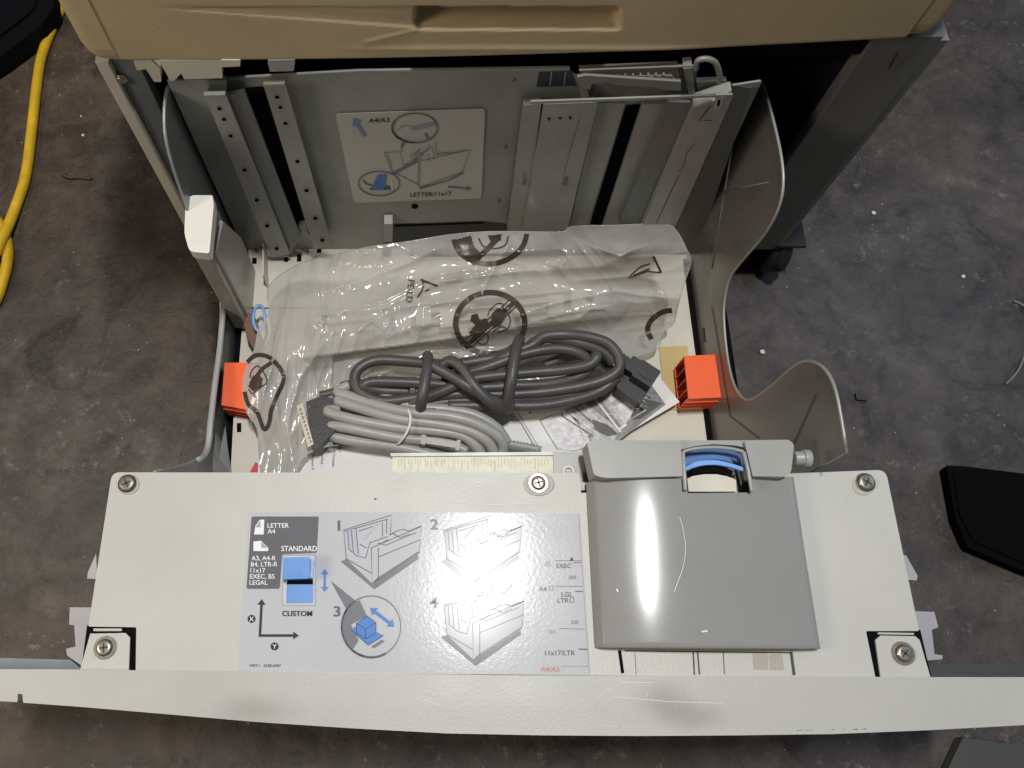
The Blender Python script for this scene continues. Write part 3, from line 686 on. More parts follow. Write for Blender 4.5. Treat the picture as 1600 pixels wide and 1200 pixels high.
xz_bar((330, 126), (354, 126), (354, 150), (322, 150), YR-.008, .006, sidel, 'rail_bracket')
# right-hand group
xz_bar((818, 165), (846, 162), (818, 372), (792, 372), YR-.010, .006, metal2, 'wall_strip')
xz_bar((846, 162), (862, 162), (830, 372), (814, 372), YR-.006, .004, black, 'gap_strip')
def tri(m2, Ik):
    for u, v in ((858, 187), (875, 186), (891, 185)): Ik.poly([(u-3.5, v-3), (u+3.5, v-3), (u, v+3)], inkd)
    Ik.poly([(881, 277), (888, 277), (886, 290), (878, 290)], inkm); Ik.line([(905, 185), (880, 275)], .8, inkm); Ik.poly([(818, 279), (824, 279), (822, 290), (816, 290)], inkm)
xz_bar((850, 163), (934, 160), (884, 372), (815, 372), YR-.013, .004, metal2, 'wall_panel', extra=tri)
xz_bar((934, 160), (976, 162), (918, 352), (886, 372), YR-.008, .004, metal, 'wall_strip')
xz_bar((1004, 163), (1048, 162), (968, 352), (942, 352), YR-.008, .004, metal, 'wall_strip')
xz_bar((1046, 160), (1082, 160), (1003, 352), (966, 352), YR-.016, .012, sidel, 'wall_strip', bevel=.003)
def latch(m2, Ik):
    Ik.line([(1112, 188), (1092, 189), (1110, 165)], 1.5, groove)
    Ik.poly([(1118, 152), (1132, 152), (1128, 170), (1114, 172)], inkl); Ik.poly([(1122, 156), (1126, 156), (1124, 166), (1120, 166)], inkd)
    Ik.line([(1085, 225), (1072, 240), (1068, 262), (1058, 268)], 1.6, inkm); Ik.line([(1060, 275), (1025, 350)], 1, groove)
xz_bar((1085, 168), (1146, 148), (1052, 362), (1000, 362), YR-.022, .014, metal2, 'wall_strut', extra=latch, bevel=.002)
xz_bar((829, 159), (1145, 148), (1146, 151), (829, 163), YR-.024, .002, metal, 'top_flange')
xz_bar((1144, 134), (1189, 127), (1190, 130), (1180, 137), YR-.02, .002, metal, 'top_flange')
xz_bar((1120, 130), (1175, 138), (1085, 405), (1045, 405), YR-.004, .003, stile, 'wall_strip')
m2 = MB(); m2.py([(902, 121), (915, 118), (1064, 128), (1064, 142), (1030, 140), (1028, 137), (960, 133), (955, 129), (925, 131), (922, 140), (905, 138)], YR-.02, .003, stilem)
m2.py([(905, 112), (1060, 106), (1062, 126), (1000, 122), (920, 117)], YR-.010, .006, stile)
m2.tube([PY(p.x, p.y, YR-.022) for p in cat_rom([(1088, 108), (1090, 95), (1105, 92), (1118, 98), (1124, 115), (1124, 128)], 5)], .0020, stilem, 8)
m2.py([(905, 110), (1085, 103), (1085, 105), (905, 112)], YR-.018, .0012, stilem)
m2.py([(905, 117), (1066, 103), (1088, 108), (1090, 146), (905, 153)], YR-.003, .002, stile)
m2.py([(918, 124), (1050, 119), (1060, 130), (1000, 134), (925, 130)], YR-.012, .008, stile)
for k in range(9): m2.py([(940+k*12, 121-k*.4), (943+k*12, 121-k*.4), (944+k*12, 131), (941+k*12, 131)], YR-.014, .003, stilem)
m2.py([(1068, 108), (1082, 106), (1086, 146), (1076, 147)], YR-.014, .010, stilem); m2.py([(905, 138), (918, 137), (920, 152), (908, 153)], YR-.010, .007, stilem); m2.py([(1088, 128), (1135, 126), (1140, 144), (1092, 147)], YR-.006, .004, stile)
m2.build('lift_mechanism', dr, .0006)
m2 = MB(); m2.py([(600, 350), (614, 350), (613, 378), (601, 378)], YR-.012, .011, milky); m2.build('slider_tab', dr, .001)
m2 = MB(); m2.py([(466, 352), (478, 350), (482, 366), (470, 368)], YR-.006, .005, milky); m2.build('slider_tab', dr, .001)
# rear label
mb = MB(); YL = YR-.0012
mb.py(rnd([(524, 178), (758, 170), (752, 310), (553, 317)], 5, 3), YL, .0004, slab)
I = Ink(lambda u, v, l: PY(u, v, YL-.0002-l), mb)
I.arrow((570, 213), (552, 184), 6, 18, 12, mat('faded_blue_ink', (.16, .25, .42), .4, var=0)); I.text('A4/A3', 592, 188, 7, inkd, rot=-2, wx=1.25)
I.text('LETTER/11x17', 673, 303.5, 6.2, inkd, rot=-2, wx=1.2)
I.arrow((700, 292), (737, 295), 3, 8, 8, inkm)
I.line(ell(648, 200, 35.5, 23, 50), 1.8, inkg, 5, True); I.line(ell(648, 200, 35.5, 23, 30, 0, 90, 210), 2.6, inkg, 5)
I.line(ell(592, 287, 32, 19, 50), 1.6, inkg, 5, True)
I.poly([(590, 273), (604, 272), (602, 290), (598, 297), (580, 295)], inkb, 3); I.poly([(577, 297), (610, 297), (608, 290), (580, 292)], inkg, 2); I.line([(567, 282), (573, 288), (583, 290)], 2.4, inkm, 3); I.line([(612, 281), (613, 297)], 1.5, inkw, 3)
I.poly([(640, 200), (680, 190), (681, 196), (645, 204)], inkbl, 3); I.line([(620, 205), (630, 196), (642, 197)], .9, inkm, 3); I.line([(664, 208), (668, 216)], 3, inkm, 3)
I.poly([(627, 223), (634, 222), (626, 235)], inkm, 2); I.poly([(610, 271), (614, 274), (655, 252), (650, 250)], inkm, 2)
for L in ([(600, 238), (612, 268), (652, 288), (655, 293), (722, 269), (735, 233), (728, 235), (700, 240), (682, 242), (680, 222)], [(652, 288), (655, 252), (730, 235)], [(601, 238), (630, 237)], [(625, 240), (630, 258), (655, 248), (672, 226)], [(655, 250), (660, 238), (676, 230), (678, 250)], [(640, 245), (658, 232)], [(668, 240), (670, 252)], [(680, 242), (690, 238), (705, 239)], [(605, 240), (612, 262)], [(655, 292), (655, 252)]): I.line(L, 1, inkm, 4)
I.line([(655, 295), (700, 282), (724, 270)], 2.6, inkm, 1); I.line([(640, 256), (656, 238)], 3, inkbl, 4)
mb.build('size_label', dr)
# --- side guide post at left
mb = MB(); cap = rnd([(290, 314), (300, 305), (332, 305), (334, 320), (327, 396), (296, 393), (288, 365)], [5, 4, 2, 3, 4, 7, 8], 3)
zt = .251
mb.pz(cap, zt, .012, white); gp = mb.build('paper_guide_post', dr, .002, 3)
mb = MB(); mb.pz([(291, 316), (300, 307), (331, 307), (332, 320), (325, 394), (298, 391), (290, 365)], zt-.011, .155, gpost)
mb.build('post_body', gp, .0015)
mb = MB(); mb.prism([(-.189, .335, .228), (-.189, .335, .085), (-.189, .396, .085), (-.189, .396, .15), (-.189, .374, .215)], (.0115, 0, 0), gpost); mb.build('post_web', gp, .002)
mb = MB(); mb.tube([PZ(*p, ZF+.03) for p in ell(405, 497, 9, 20, 24)], .0016, mat('light_blue_plastic', (.2, .36, .7), .3), 8, True); mb.build('blue_ring', gp)
mb = MB(); mb.pz([(376, 482), (397, 492), (409, 532), (398, 548), (386, 528)], ZF+.02, .019, mat('brown_reflection', (.19, .115, .085), .3)); mb.build('reflection_strip', gp, .001)  # brownish reflection beside the post, built as a thin coloured slab
# =================================================================== LOOSE THINGS
# orange packing blocks
def block(corners, zt, side, label):
    t = thing('packing_block', 0, label, 'packing block', 'orange packing blocks clipped to the drawer sides')
    P = [PZ(u, v, zt) for u, v in corners]   # back-left, back-right, front-right, front-left
    hgt = zt-ZF-.005
    m_ = MB(); m_.prism(P, (0, 0, -.0022), orange); m_.build('top_face', t, .0005)
    m_ = MB(); m_.prism([p+Vector((0, 0, -hgt+.002)) for p in P], (0, 0, -.002), orange)
    inner, outer = (0, 1) if side > 0 else (1, 0)
    bI, bO, fO, fI = (P[0], P[1], P[2], P[3]) if side > 0 else (P[1], P[0], P[3], P[2])
    dz = Vector((0, 0, -.0022)); th = .0015
    m_.prism([p+dz for p in (bO, bO+Vector((-th*side, 0, 0)), fO+Vector((-th*side, 0, 0)), fO)], (0, 0, -hgt+.004), orange)
    m_.build('shell', t)
    for k in range(5):
        a = bI.lerp(fI, k/4); b = bO.lerp(fO, k/4); yy = Vector((0, -.0013, 0)) if k < 4 else Vector((0, .0013, 0))
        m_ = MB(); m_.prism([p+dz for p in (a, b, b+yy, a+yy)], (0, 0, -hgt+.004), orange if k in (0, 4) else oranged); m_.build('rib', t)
    # ledges on the front wall
    m_ = MB()
    for k in range(3): m_.prism([fI+Vector((0, 0, -.008-.008*k)), fO+Vector((0, 0, -.008-.008*k)), fO+Vector((0, -.0012, -.008-.008*k)), fI+Vector((0, -.0012, -.008-.008*k))], (0, 0, -.0012), orange)
    m_.build('ledge', t)
    return t
block([(1069, 556), (1118, 554), (1127, 621), (1076, 623)], .118, 1, 'orange ribbed packing block at the right drawer side, beside the tan card')
block([(351, 567), (402, 566), (398, 642), (346, 633)], .118, -1, 'orange packing block at the left drawer side, half under the clear bag')
# cards and papers
def sheet(name, px, z, m_, label, cat, group=None, th=.0006, art=None):
    m2 = MB(); m2.pz(px, z, th, m_)
    if art: art(Ink(lambda u, v, l: PZ(u, v, z+.0002+l), m2))
    return tag(m2.build(name), label, cat, group)
sheet('card', [(1030, 542), (1074, 540), (1076, 640), (1040, 640)], ZF+.0015, tan, 'tan card lying under the right orange block', 'card')
sheet('paper_strip', [(403, 640), (410, 648), (418, 740), (403, 740)], ZF+.016, paper, 'narrow white paper slip standing at the left edge of the clear bag', 'paper')
mb = MB(); mb.pz([(388, 742), (399, 722), (403, 724), (402, 742)], ZF+.018, .002, red); tag(mb.build('red_tab'), 'small red plastic tab peeking over the cream plate at lower left', 'tab')
def txt(I):
    for k, (t, u, v) in enumerate([('Support V', 489, 722), ('Various', 504, 716), ('A', 513, 705), ('ned Compan', 522, 714), ('2001', 531, 700)]):
        I.text(t, u, v, 4.2, inkg, rot=92+k*.4)
sheet('text_page', [(452, 745), (478, 690), (560, 640), (800, 620), (870, 745)], ZF+.010, paper, 'white printed page under the grey cable, near the top plate edge', 'page', None, .003, txt)
Gs = [mat('photo_grey_%s' % n_, (c_, c_, c_*1.02), .35, var=.35, scale=160) for n_, c_ in (('dark', .07), ('middle', .22), ('light', .42), ('pale', .6))]
def phot(I):
    I.poly([(842, 656), (1010, 590), (1040, 632), (962, 692), (898, 705), (870, 702)], Gs[1], 1)
    I.poly([(845, 658), (880, 640), (925, 672), (920, 695), (900, 704), (872, 702)], Gs[3], 2)
    I.poly([(884, 640), (915, 630), (968, 672), (960, 688), (925, 690)], Gs[2], 2)
    for k in range(5): I.line([(866+k*11, 655-k*6), (918+k*9, 684-k*2)], 2.0, Gs[0] if k % 2 else Gs[3], 3)
    I.poly([(925, 655), (950, 664), (966, 678), (950, 682), (930, 672)], Gs[0], 4)
    I.line([(926, 618), (970, 675)], 2.6, inkw, 6); I.line([(966, 672), (979, 663)], 3, inkw, 6)
    I.poly([(935, 618), (965, 605), (998, 622), (985, 655), (972, 668)], Gs[2], 4)
    I.poly([(938, 612), (960, 604), (975, 618), (955, 628)], Gs[3], 5); I.poly([(955, 636), (985, 625), (992, 640), (976, 662)], Gs[3], 5)
    I.poly([(995, 620), (1036, 630), (1000, 655), (985, 655)], Gs[0], 4); I.line([(1003, 622), (1020, 619)], 3, Gs[2], 5); I.line([(985, 655), (1010, 640)], 1, Gs[3], 5)
    for k in range(14):
        u, v = random.uniform(890, 950), random.uniform(640, 680); I.line([(u, v), (u+random.uniform(4, 12), v+random.uniform(2, 7))], random.uniform(.6, 1.6), random.choice(Gs), 5)
    for k in range(12):
        u, v = random.uniform(940, 1020), random.uniform(612, 650); I.line([(u, v), (u+random.uniform(-8, 8), v+random.uniform(-6, 6))], random.uniform(.6, 1.8), random.choice(Gs), 7)
    I.line([(806, 640), (850, 712)], 1.2, inkl, 2); I.poly([(822, 640), (832, 634), (829, 648)], inkm, 2)
sheet('manual', [(796, 628), (1015, 570), (1062, 628), (880, 735), (858, 735)], ZF+.014, paper, 'manual with a grey photo on its cover, white border, under the black plug', 'manual', None, .004, phot)
# contents of the bag
cf = thing('plastic_insert', 0, 'pale plastic frame with ribs inside the clear printed bag', 'plastic part')
mb = MB(); mb.pz(rnd([(470, 558), (700, 528), (965, 494), (1000, 455), (960, 425), (720, 442), (520, 480)], 8), .118, .03, mat('pale_ivory', (.62, .60, .53), .35)); mb.build('frame_plate', cf, .003)
for k, (u, v) in enumerate([(598, 512), (630, 508), (662, 496), (700, 500), (870, 478), (905, 470), (940, 462)]):
    mb = MB(); mb.pz([(u-13, v-16), (u+11, v-18), (u+12, v+9), (u-12, v+12)], .132, .014, mat('bright_ivory', (.74, .73, .68), .3)); mb.build('block', cf, .002)
mb = MB()
for v0 in (0, 16, 30): mb.pz([(500, 522-v0), (960, 478-v0), (960, 475-v0), (500, 518-v0)], .126, .008, mat('pale_ivory', (.62, .6, .53), .35))
mb.build('rib', cf, .001)
# =================================================================== BAG
bagpoly = [(p.x, p.y) for p in cat_rom([(418, 452), (440, 428), (478, 408), (520, 398), (580, 385), (640, 377), (700, 367), (760, 362), (830, 362), (880, 362), (893, 354), (960, 352), (1038, 350), (1058, 362), (1072, 388), (1080, 408), (1070, 440), (1058, 482), (1053, 505), (1036, 520), (1028, 545), (1000, 556), (960, 570), (900, 590), (840, 606), (760, 625), (690, 640), (640, 650), (600, 668), (560, 690), (500, 700), (475, 715), (455, 742), (412, 742), (404, 705), (402, 670), (386, 645), (379, 605), (386, 570), (398, 545), (404, 515), (420, 490)], 3, True)]
def inside(u, v, P):
    r = False; j = len(P)-1
    for i in range(len(P)):
        a, b = P[i], P[j]
        if (a[1] > v) != (b[1] > v) and u < (b[0]-a[0])*(v-a[1])/(b[1]-a[1])+a[0]: r = not r
        j = i
    return r
def segd(u, v, a, b):
    dx, dy = b[0]-a[0], b[1]-a[1]; t = max(0, min(1, ((u-a[0])*dx+(v-a[1])*dy)/(dx*dx+dy*dy))); return math.hypot(u-a[0]-t*dx, v-a[1]-t*dy), t
from mathutils import noise as NZm
random.seed(21)
creases = [  # (polyline, height, half width px)
 ([(480, 500), (540, 485), (600, 470), (660, 440), (700, 425), (770, 418)], .0050, 9), ([(560, 500), (640, 462), (690, 440), (800, 425), (960, 415)], .0042, 8),
 ([(470, 560), (560, 548), (700, 530), (820, 508), (960, 492)], .0050, 8), ([(450, 470), (560, 440), (640, 410), (700, 380)], .0045, 12),
 ([(885, 362), (920, 382), (970, 400), (1000, 380)], .0045, 8), ([(855, 413), (875, 416), (885, 405)], .003, 5), ([(875, 416), (882, 432)], .003, 4),
 ([(460, 740), (448, 660), (470, 590), (510, 530)], .0055, 10), ([(440, 690), (430, 620), (450, 560)], .004, 9), ([(700, 500), (740, 478), (800, 482), (830, 500)], .004, 6),
 ([(820, 485), (880, 470), (960, 455)], .0035, 7), ([(900, 500), (925, 482), (960, 485)], .003, 4), ([(1010, 470), (1020, 490), (1040, 500)], .003, 6), ([(990, 430), (1030, 440), (1045, 490)], .0035, 9),
 ([(660, 505), (662, 480), (700, 470), (760, 455)], .003, 4), ([(630, 520), (640, 510), (700, 505)], .0025, 4), ([(500, 640), (540, 600), (620, 575), (680, 560)], .004, 10), ([(560, 680), (520, 620), (540, 560)], .004, 10), ([(510, 470), (500, 500), (530, 530)], .003, 6), ([(560, 520), (580, 500), (600, 515), (610, 500)], .0025, 4), ([(890, 440), (980, 432), (1060, 420)], .003, 9), ([(720, 400), (780, 395), (880, 388)], .003, 9), ([(430, 560), (410, 610), (425, 650)], .003, 7), ([(480, 620), (470, 680)], .003, 6)]
def flow(u, v):
    t = max(0, min(1, (u-420)/260)); t = t*t*(3-2*t)
    return math.radians((-78)*(1-t)+(-27)*t*(1-max(0, min(1, (u-680)/280)))+(-6)*max(0, min(1, (u-680)/280))*t)
for k in range(44):
    u = random.uniform(395, 1040); v = random.uniform(365, 730); P_ = [(u, v)]; q0 = random.gauss(0, .28)
    if k % 9 == 0: q0 += random.choice((-1, 1))*random.uniform(.5, 1.2)
    for j in range(random.randint(3, 11)):
        q = flow(u, v)+q0+random.gauss(0, .05); u += 20*math.cos(q); v += 20*math.sin(q); P_.append((u, v))
    creases.append((P_, random.uniform(.0018, .0045)*random.choice((1, 1, 1, -1)), random.choice((random.uniform(3, 5), random.uniform(8, 16)))))
for c_ in creases:
    P_ = c_[0]
def bag_z(u, v):
    # broad form
    line = 558-(u-470)*.133       # front edge of the contents
    k = 1/(1+math.exp((v-line)/9.0)) if u > 400 else 0
    ku = 1/(1+math.exp(-(u-500)/25.0))
    z = .108+.032*k*ku
    z += .022*math.exp(-((u-450)/60)**2-((v-520)/90)**2)      # puffed left part
    z += .030*math.exp(-((u-980)/110)**2-((v-395)/50)**2)
    z += .020*math.exp(-((v-380)/35)**2)*ku
    z += .016*math.exp(-((u-400)/45)**2-((v-610)/70)**2)
    kk = max(0, min(1, (v-line-5)/60)); z -= .012*kk*(1 if u > 520 else 0)
    q = flow(u, v); du, dv = math.cos(q), math.sin(q); a_ = u*du+v*dv; b_ = -u*dv+v*du
    z += .004*NZm.noise(Vector((u/70, v/55, 1.3)))+.0014*NZm.noise(Vector((a_/90, b_/20, 4.1)))
    rg = 1-abs(NZm.noise(Vector((a_/120, b_/26, 9.7)))); z += .0012*rg**8
    for ci, (P_, h_, w_) in enumerate(creases):
        if ci < 23: h_ *= 1.3
        mn = 1e9; tt = 0
        if not (min(p[0] for p in P_)-30 < u < max(p[0] for p in P_)+30 and min(p[1] for p in P_)-30 < v < max(p[1] for p in P_)+30): continue
        n_ = len(P_)-1
        for i in range(n_):
            d_, t = segd(u, v, P_[i], P_[i+1])
            if d_ < mn: mn = d_; tt = (i+t)/n_
        z += h_*math.exp(-mn/w_)*math.sin(math.pi*min(1, max(0, tt*.9+.05)))**.6
    if v > 540 and u > 520 and v > line+4: z = min(z, .1075+.0012*NZm.noise(Vector((u/20, v/20, 0))))
    return z
_bz = {}
BST = 2.0
def bag_node(i, j):
    if (i, j) not in _bz: _bz[(i, j)] = bag_z(375+i*BST, 345+j*BST)
    return _bz[(i, j)]
def bag_zi(u, v):
    a = (u-375)/BST; b = (v-345)/BST; i = math.floor(a); j = math.floor(b); a -= i; b -= j
    return (bag_node(i, j)*(1-a)+bag_node(i+1, j)*a)*(1-b)+(bag_node(i, j+1)*(1-a)+bag_node(i+1, j+1)*a)*b
def bag_mat():
    m = bpy.data.materials.new('clear_polythene'); m.use_nodes = True; n, l = m.node_tree.nodes, m.node_tree.links
    b = n['Principled BSDF']; b.inputs['Base Color'].default_value = (.60, .60, .585, 1); b.inputs['Roughness'].default_value = .12; b.inputs['Specular IOR Level'].default_value = .7
    tr = n.new('ShaderNodeBsdfTransparent'); tr.inputs[0].default_value = (.93, .92, .89, 1)
    tl = n.new('ShaderNodeBsdfTranslucent'); tl.inputs[0].default_value = (.6, .58, .54, 1)
    mx = n.new('ShaderNodeMixShader'); mx.inputs[0].default_value = .25; mx2 = n.new('ShaderNodeMixShader')
    g = n.new('ShaderNodeNewGeometry'); t = n.new('ShaderNodeTexNoise'); t.inputs['Scale'].default_value = 14; t.inputs['Detail'].default_value = 5; l.new(g.outputs['Position'], t.inputs['Vector'])
    mr = n.new('ShaderNodeMapRange'); mr.inputs['From Min'].default_value = .3; mr.inputs['From Max'].default_value = .7; mr.inputs['To Min'].default_value = .22; mr.inputs['To Max'].default_value = .56
    l.new(t.outputs['Fac'], mr.inputs['Value']); l.new(mr.outputs['Result'], mx2.inputs[0])
    l.new(b.outputs[0], mx.inputs[1]); l.new(tl.outputs[0], mx.inputs[2]); l.new(mx.outputs[0], mx2.inputs[1]); l.new(tr.outputs[0], mx2.inputs[2])
    t2 = n.new('ShaderNodeTexNoise'); t2.inputs['Scale'].default_value = 120; t2.inputs['Detail'].default_value = 4; t2.inputs['Distortion'].default_value = 1.5; l.new(g.outputs['Position'], t2.inputs['Vector'])
    bp = n.new('ShaderNodeBump'); bp.inputs['Strength'].default_value = .02; bp.inputs['Distance'].default_value = .002; l.new(t2.outputs['Fac'], bp.inputs['Height']); l.new(bp.outputs['Normal'], b.inputs['Normal'])
    l.new(mx2.outputs[0], n['Material Output'].inputs['Surface']); return m
bagm = bag_mat()
bag = thing('plastic_bag', 0, 'crumpled clear polythene bag printed with warning circles, draped over the tray contents', 'plastic bag')
mb = MB(); idx = {}; vs = []; fs = []; st = BST
import itertools
cols = int((1085-375)/st); rows = int((745-345)/st)
def vid(i, j):
    if (i, j) not in idx:
        u, v = 375+i*st, 345+j*st; idx[(i, j)] = len(vs); vs.append(PZ(u, v, bag_node(i, j)))
    return idx[(i, j)]
for i in range(cols):
    for j in range(rows):
        if inside(375+(i+.5)*st, 345+(j+.5)*st, bagpoly): fs.append([vid(i, j), vid(i, j+1), vid(i+1, j+1), vid(i+1, j)])
# pull the stepped border onto the outline
def near(u, v):
    best = None; bd = 1e9
    for a, b in zip(bagpoly, bagpoly[1:]+bagpoly[:1]):
        d_, t = segd(u, v, a, b)
        if d_ < bd: bd = d_; best = (a[0]+(b[0]-a[0])*t, a[1]+(b[1]-a[1])*t)
    return best, bd
cnt = {}
for f in fs:
    for a, b in zip(f, f[1:]+f[:1]): e = (min(a, b), max(a, b)); cnt[e] = cnt.get(e, 0)+1
bd_v = {x for e, c_ in cnt.items() if c_ == 1 for x in e}
inv = {k_: ij for ij, k_ in idx.items()}
for k_ in bd_v:
    i, j = inv[k_]; (u, v), _ = near(375+i*st, 345+j*st); vs[k_] = PZ(u, v, bag_z(u, v))
mb.add(vs, fs, bagm, True); sheet_o = mb.build('bag_film', bag)
# rolled hem around the bag mouth
mb = MB(); mb.tube([PZ(u, v, bag_z(u, v)) for u, v in bagpoly], .00045, bagm, 6, True); mb.build('bag_edge', bag)
mb = MB(); px_ = [(325, 742), (328, 700), (333, 655), (345, 690), (352, 665), (356, 700), (362, 742)]
mb.add([PZ(u, v, .10+.01*random.random()) for u, v in px_]+[PZ(342, 715, .125)], [[i, (i+1) % 7, 7] for i in range(7)], bagm); mb.build('bag_tail', bag)
# prints on the bag
BI = lambda: Ink(lambda u, v, l: PZ(u, v, bag_zi(u, v)+.0009))
def ok(L): return [p for p in L if inside(p[0], p[1], bagpoly)]
def fine(pts, k=5): return [(p.x, p.y) for p in cat_rom(pts, k)]
def grid_poly(I, pts, m_, st=1.5):
    us = [p[0] for p in pts]; vv = [p[1] for p in pts]; a = min(us)
    while a < max(us):
        b = min(vv)
        while b < max(vv):
            if inside(a+st/2, b+st/2, pts): I.poly([(a, b), (a+st, b), (a+st, b+st), (a, b+st)], m_)
            b += st
        a += st
I = BI(); I.line(ell(766, 505, 54, 48, 90), 8.5, mk, closed=True)
for dd in (-5.2, 5.2): I.line([(724+dd, 544+dd), (803+dd, 472+dd)], 1.8, mk, step=4)
I.line([(723, 546), (806, 470)], 7, mk, step=4)
grid_poly(I, [(737, 492), (746, 490), (750, 500), (760, 497), (764, 506), (752, 522), (740, 532), (733, 520), (742, 508), (735, 500)], mk)
grid_poly(I, [(768, 490), (776, 482), (788, 484), (792, 492), (782, 508), (770, 514)], mk)
I.line(fine([(762, 494), (766, 484), (778, 474), (786, 476), (786, 484)]), 1.8, mk); I.line(fine([(778, 520), (794, 512), (797, 498), (792, 488)]), 1.8, mk); I.line(fine([(742, 528), (750, 537), (760, 536), (763, 526), (757, 520)]), 1.8, mk); I.line([(770, 518), (782, 510), (790, 512)], 2, mk, step=3)
I.build = I.mb.build('warning_print', bag)
I = BI(); L1 = [p for p in ell(766, 366, 57, 46, 80, -8, 0, 180)]
L1 = [p for p in L1 if inside(p[0], p[1]-3, bagpoly)]
I.line(L1, 8, mk)
grid_poly(I, [(712, 380), (738, 415), (752, 398), (740, 384), (736, 368), (714, 374)], mk)
I.line([(738, 412), (780, 370)], 8, mk, step=4); I.line(fine([(748, 372), (756, 385), (775, 388), (790, 382), (794, 368)]), 2, mk); grid_poly(I, [(762, 368), (784, 366), (782, 376), (768, 378)], mk)
I.mb.build('warning_print', bag)
I = BI(); loop = fine([(386, 566), (400, 555), (420, 558), (438, 576), (443, 594), (432, 620), (424, 640), (420, 662), (412, 670), (402, 645), (388, 632), (382, 612)])
I.line(loop, 6.5, mk); I.line(fine([(396, 598), (408, 578), (425, 566)]), 6, mk)
grid_poly(I, [(393, 590), (402, 582), (410, 592), (408, 606), (398, 614), (388, 604)], mk); I.line(fine([(388, 608), (395, 615), (404, 606), (415, 600), (416, 590), (404, 572), (394, 578), (390, 590)]), 1.8, mk); I.line([(396, 614), (398, 622)], 2, mk)
I.mb.build('warning_print', bag)
I = BI(); I.line(fine([(1018, 530), (1012, 515), (1018, 500), (1034, 488), (1050, 485)]), 8, mk)
I.mb.build('warning_print', bag)
I = BI(); I.line([(1021, 400), (1033, 426)], 3.4, mk, step=4); I.line([(1033, 426), (1012, 424), (982, 434)], 2.2, mk, step=4); I.line([(985, 430), (1002, 416), (1016, 412)], 2, mk, step=4); I.line([(990, 430), (1015, 420)], 2.4, mk, step=4)
I.mb.build('recycling_print', bag); I = BI()
I.text('PE-LD', 641, 455, 10, mk, rot=97)
I.line(fine([(660, 436), (661, 450), (652, 465)]), 2.4, mk); I.line([(657, 437), (684, 447)], 3.2, mk, step=4); I.line([(664, 455), (671, 452)], 2, mk)
I.mb.build('recycling_print', bag)
# =================================================================== CABLES
def zpath(L, k=7): # L of (u, v, z)
    out = []
    for p in cat_rom(L, k): out.append(PZ(p.x, p.y, p.z))
    return out
pc = thing('power_cord', 0, 'coiled dark grey power cord lying on the bag and manual', 'power cord')
mb = MB(); r_ = .0051
Z0 = .116
S1 = [(960, 566, Z0+.012), (940, 548, Z0+.016), (905, 536, Z0+.02), (860, 528, Z0+.022), (835, 535, Z0+.02), (815, 552, Z0+.016), (760, 562, Z0+.012), (700, 570, Z0+.01), (640, 565, Z0+.006), (590, 563, Z0+.006), (562, 575, Z0+.006), (554, 594, Z0+.006), (566, 615, Z0+.006), (600, 627, Z0+.006), (650, 622, Z0+.006), (720, 616, Z0+.006), (800, 616, Z0+.006), (870, 610, Z0+.008), (930, 598, Z0+.01), (962, 582, Z0+.014), (968, 562, Z0+.018), (950, 537, Z0+.022), (915, 526, Z0+.024), (880, 523, Z0+.026)]
S2 = [(880, 523, Z0+.026), (850, 526, Z0+.024), (830, 540, Z0+.02), (800, 552, Z0+.018), (750, 578, Z0+.012), (700, 600, Z0+.008)]
S3 = [(575, 598, Z0+.010), (620, 597, Z0+.010), (680, 600, Z0+.010), (740, 606, Z0+.010), (800, 603, Z0+.010), (860, 600, Z0+.008), (905, 588, Z0+.006), (922, 570, Z0+.010), (905, 552, Z0+.016), (870, 545, Z0+.018), (820, 553, Z0+.018), (760, 574, Z0+.016), (720, 585, Z0+.012), (690, 590, Z0+.010)]
S4 = [(680, 640, Z0+.004), (640, 633, Z0+.004), (690, 612, Z0+.012), (740, 592, Z0+.016), (820, 583, Z0+.016), (880, 578, Z0+.016), (920, 570, Z0+.016), (932, 557, Z0+.018), (910, 546, Z0+.02)]
S5 = [(700, 634, Z0+.004), (780, 634, Z0+.004), (840, 634, Z0+.004), (890, 626, Z0+.004), (930, 614, Z0+.004), (955, 598, Z0+.006)]
S6 = [(588, 630, Z0), (640, 637, Z0), (700, 628, Z0+.002), (800, 624, Z0+.002), (880, 618, Z0+.002), (920, 610, Z0+.002)]
S7 = [(690, 572, Z0+.018), (704, 564, Z0+.022), (722, 576, Z0+.024), (742, 604, Z0+.024), (768, 630, Z0+.018), (792, 640, Z0+.006)]
S8 = [(674, 572, Z0+.022), (700, 585, Z0+.022), (735, 606, Z0+.022), (775, 628, Z0+.016), (800, 636, Z0+.008)]
S9 = [(668, 556, Z0+.010), (669, 566, Z0+.022), (665, 590, Z0+.026), (660, 620, Z0+.024), (657, 640, Z0+.012)]
S10 = [(812, 530, Z0+.016), (808, 540, Z0+.028), (803, 565, Z0+.032), (799, 595, Z0+.030), (794, 622, Z0+.020), (789, 642, Z0+.006)]
S11 = [(555, 600, Z0-.002), (538, 602, Z0-.002), (524, 612, Z0-.002), (500, 618, Z0-.002)]
S12 = [(915, 562, Z0), (940, 566, Z0-.001), (958, 582, Z0-.002), (972, 596, Z0-.002)]
S1 = S1+S2[1:]+[(650, 612, Z0+.002)]; S3 = [(640, 612, Z0), (590, 610, Z0+.004), (568, 604, Z0+.009), (580, 597, Z0+.010)]+S3[1:]; S4 = S4[:-1]+[(925, 552, Z0+.010), (890, 556, Z0+.002), (850, 572, Z0-.004)]; S5 = S5+[(968, 580, Z0+.004)]
for Sx in (S1, S3, S4, S5, S6, S7, S8, S9, S10): mb.tube(zpath(Sx), r_, cordm, 14)
mb.tube(zpath(S12), r_*.9, cordm, 12); mb.tube(zpath(S11), r_*.8, cordm, 12)
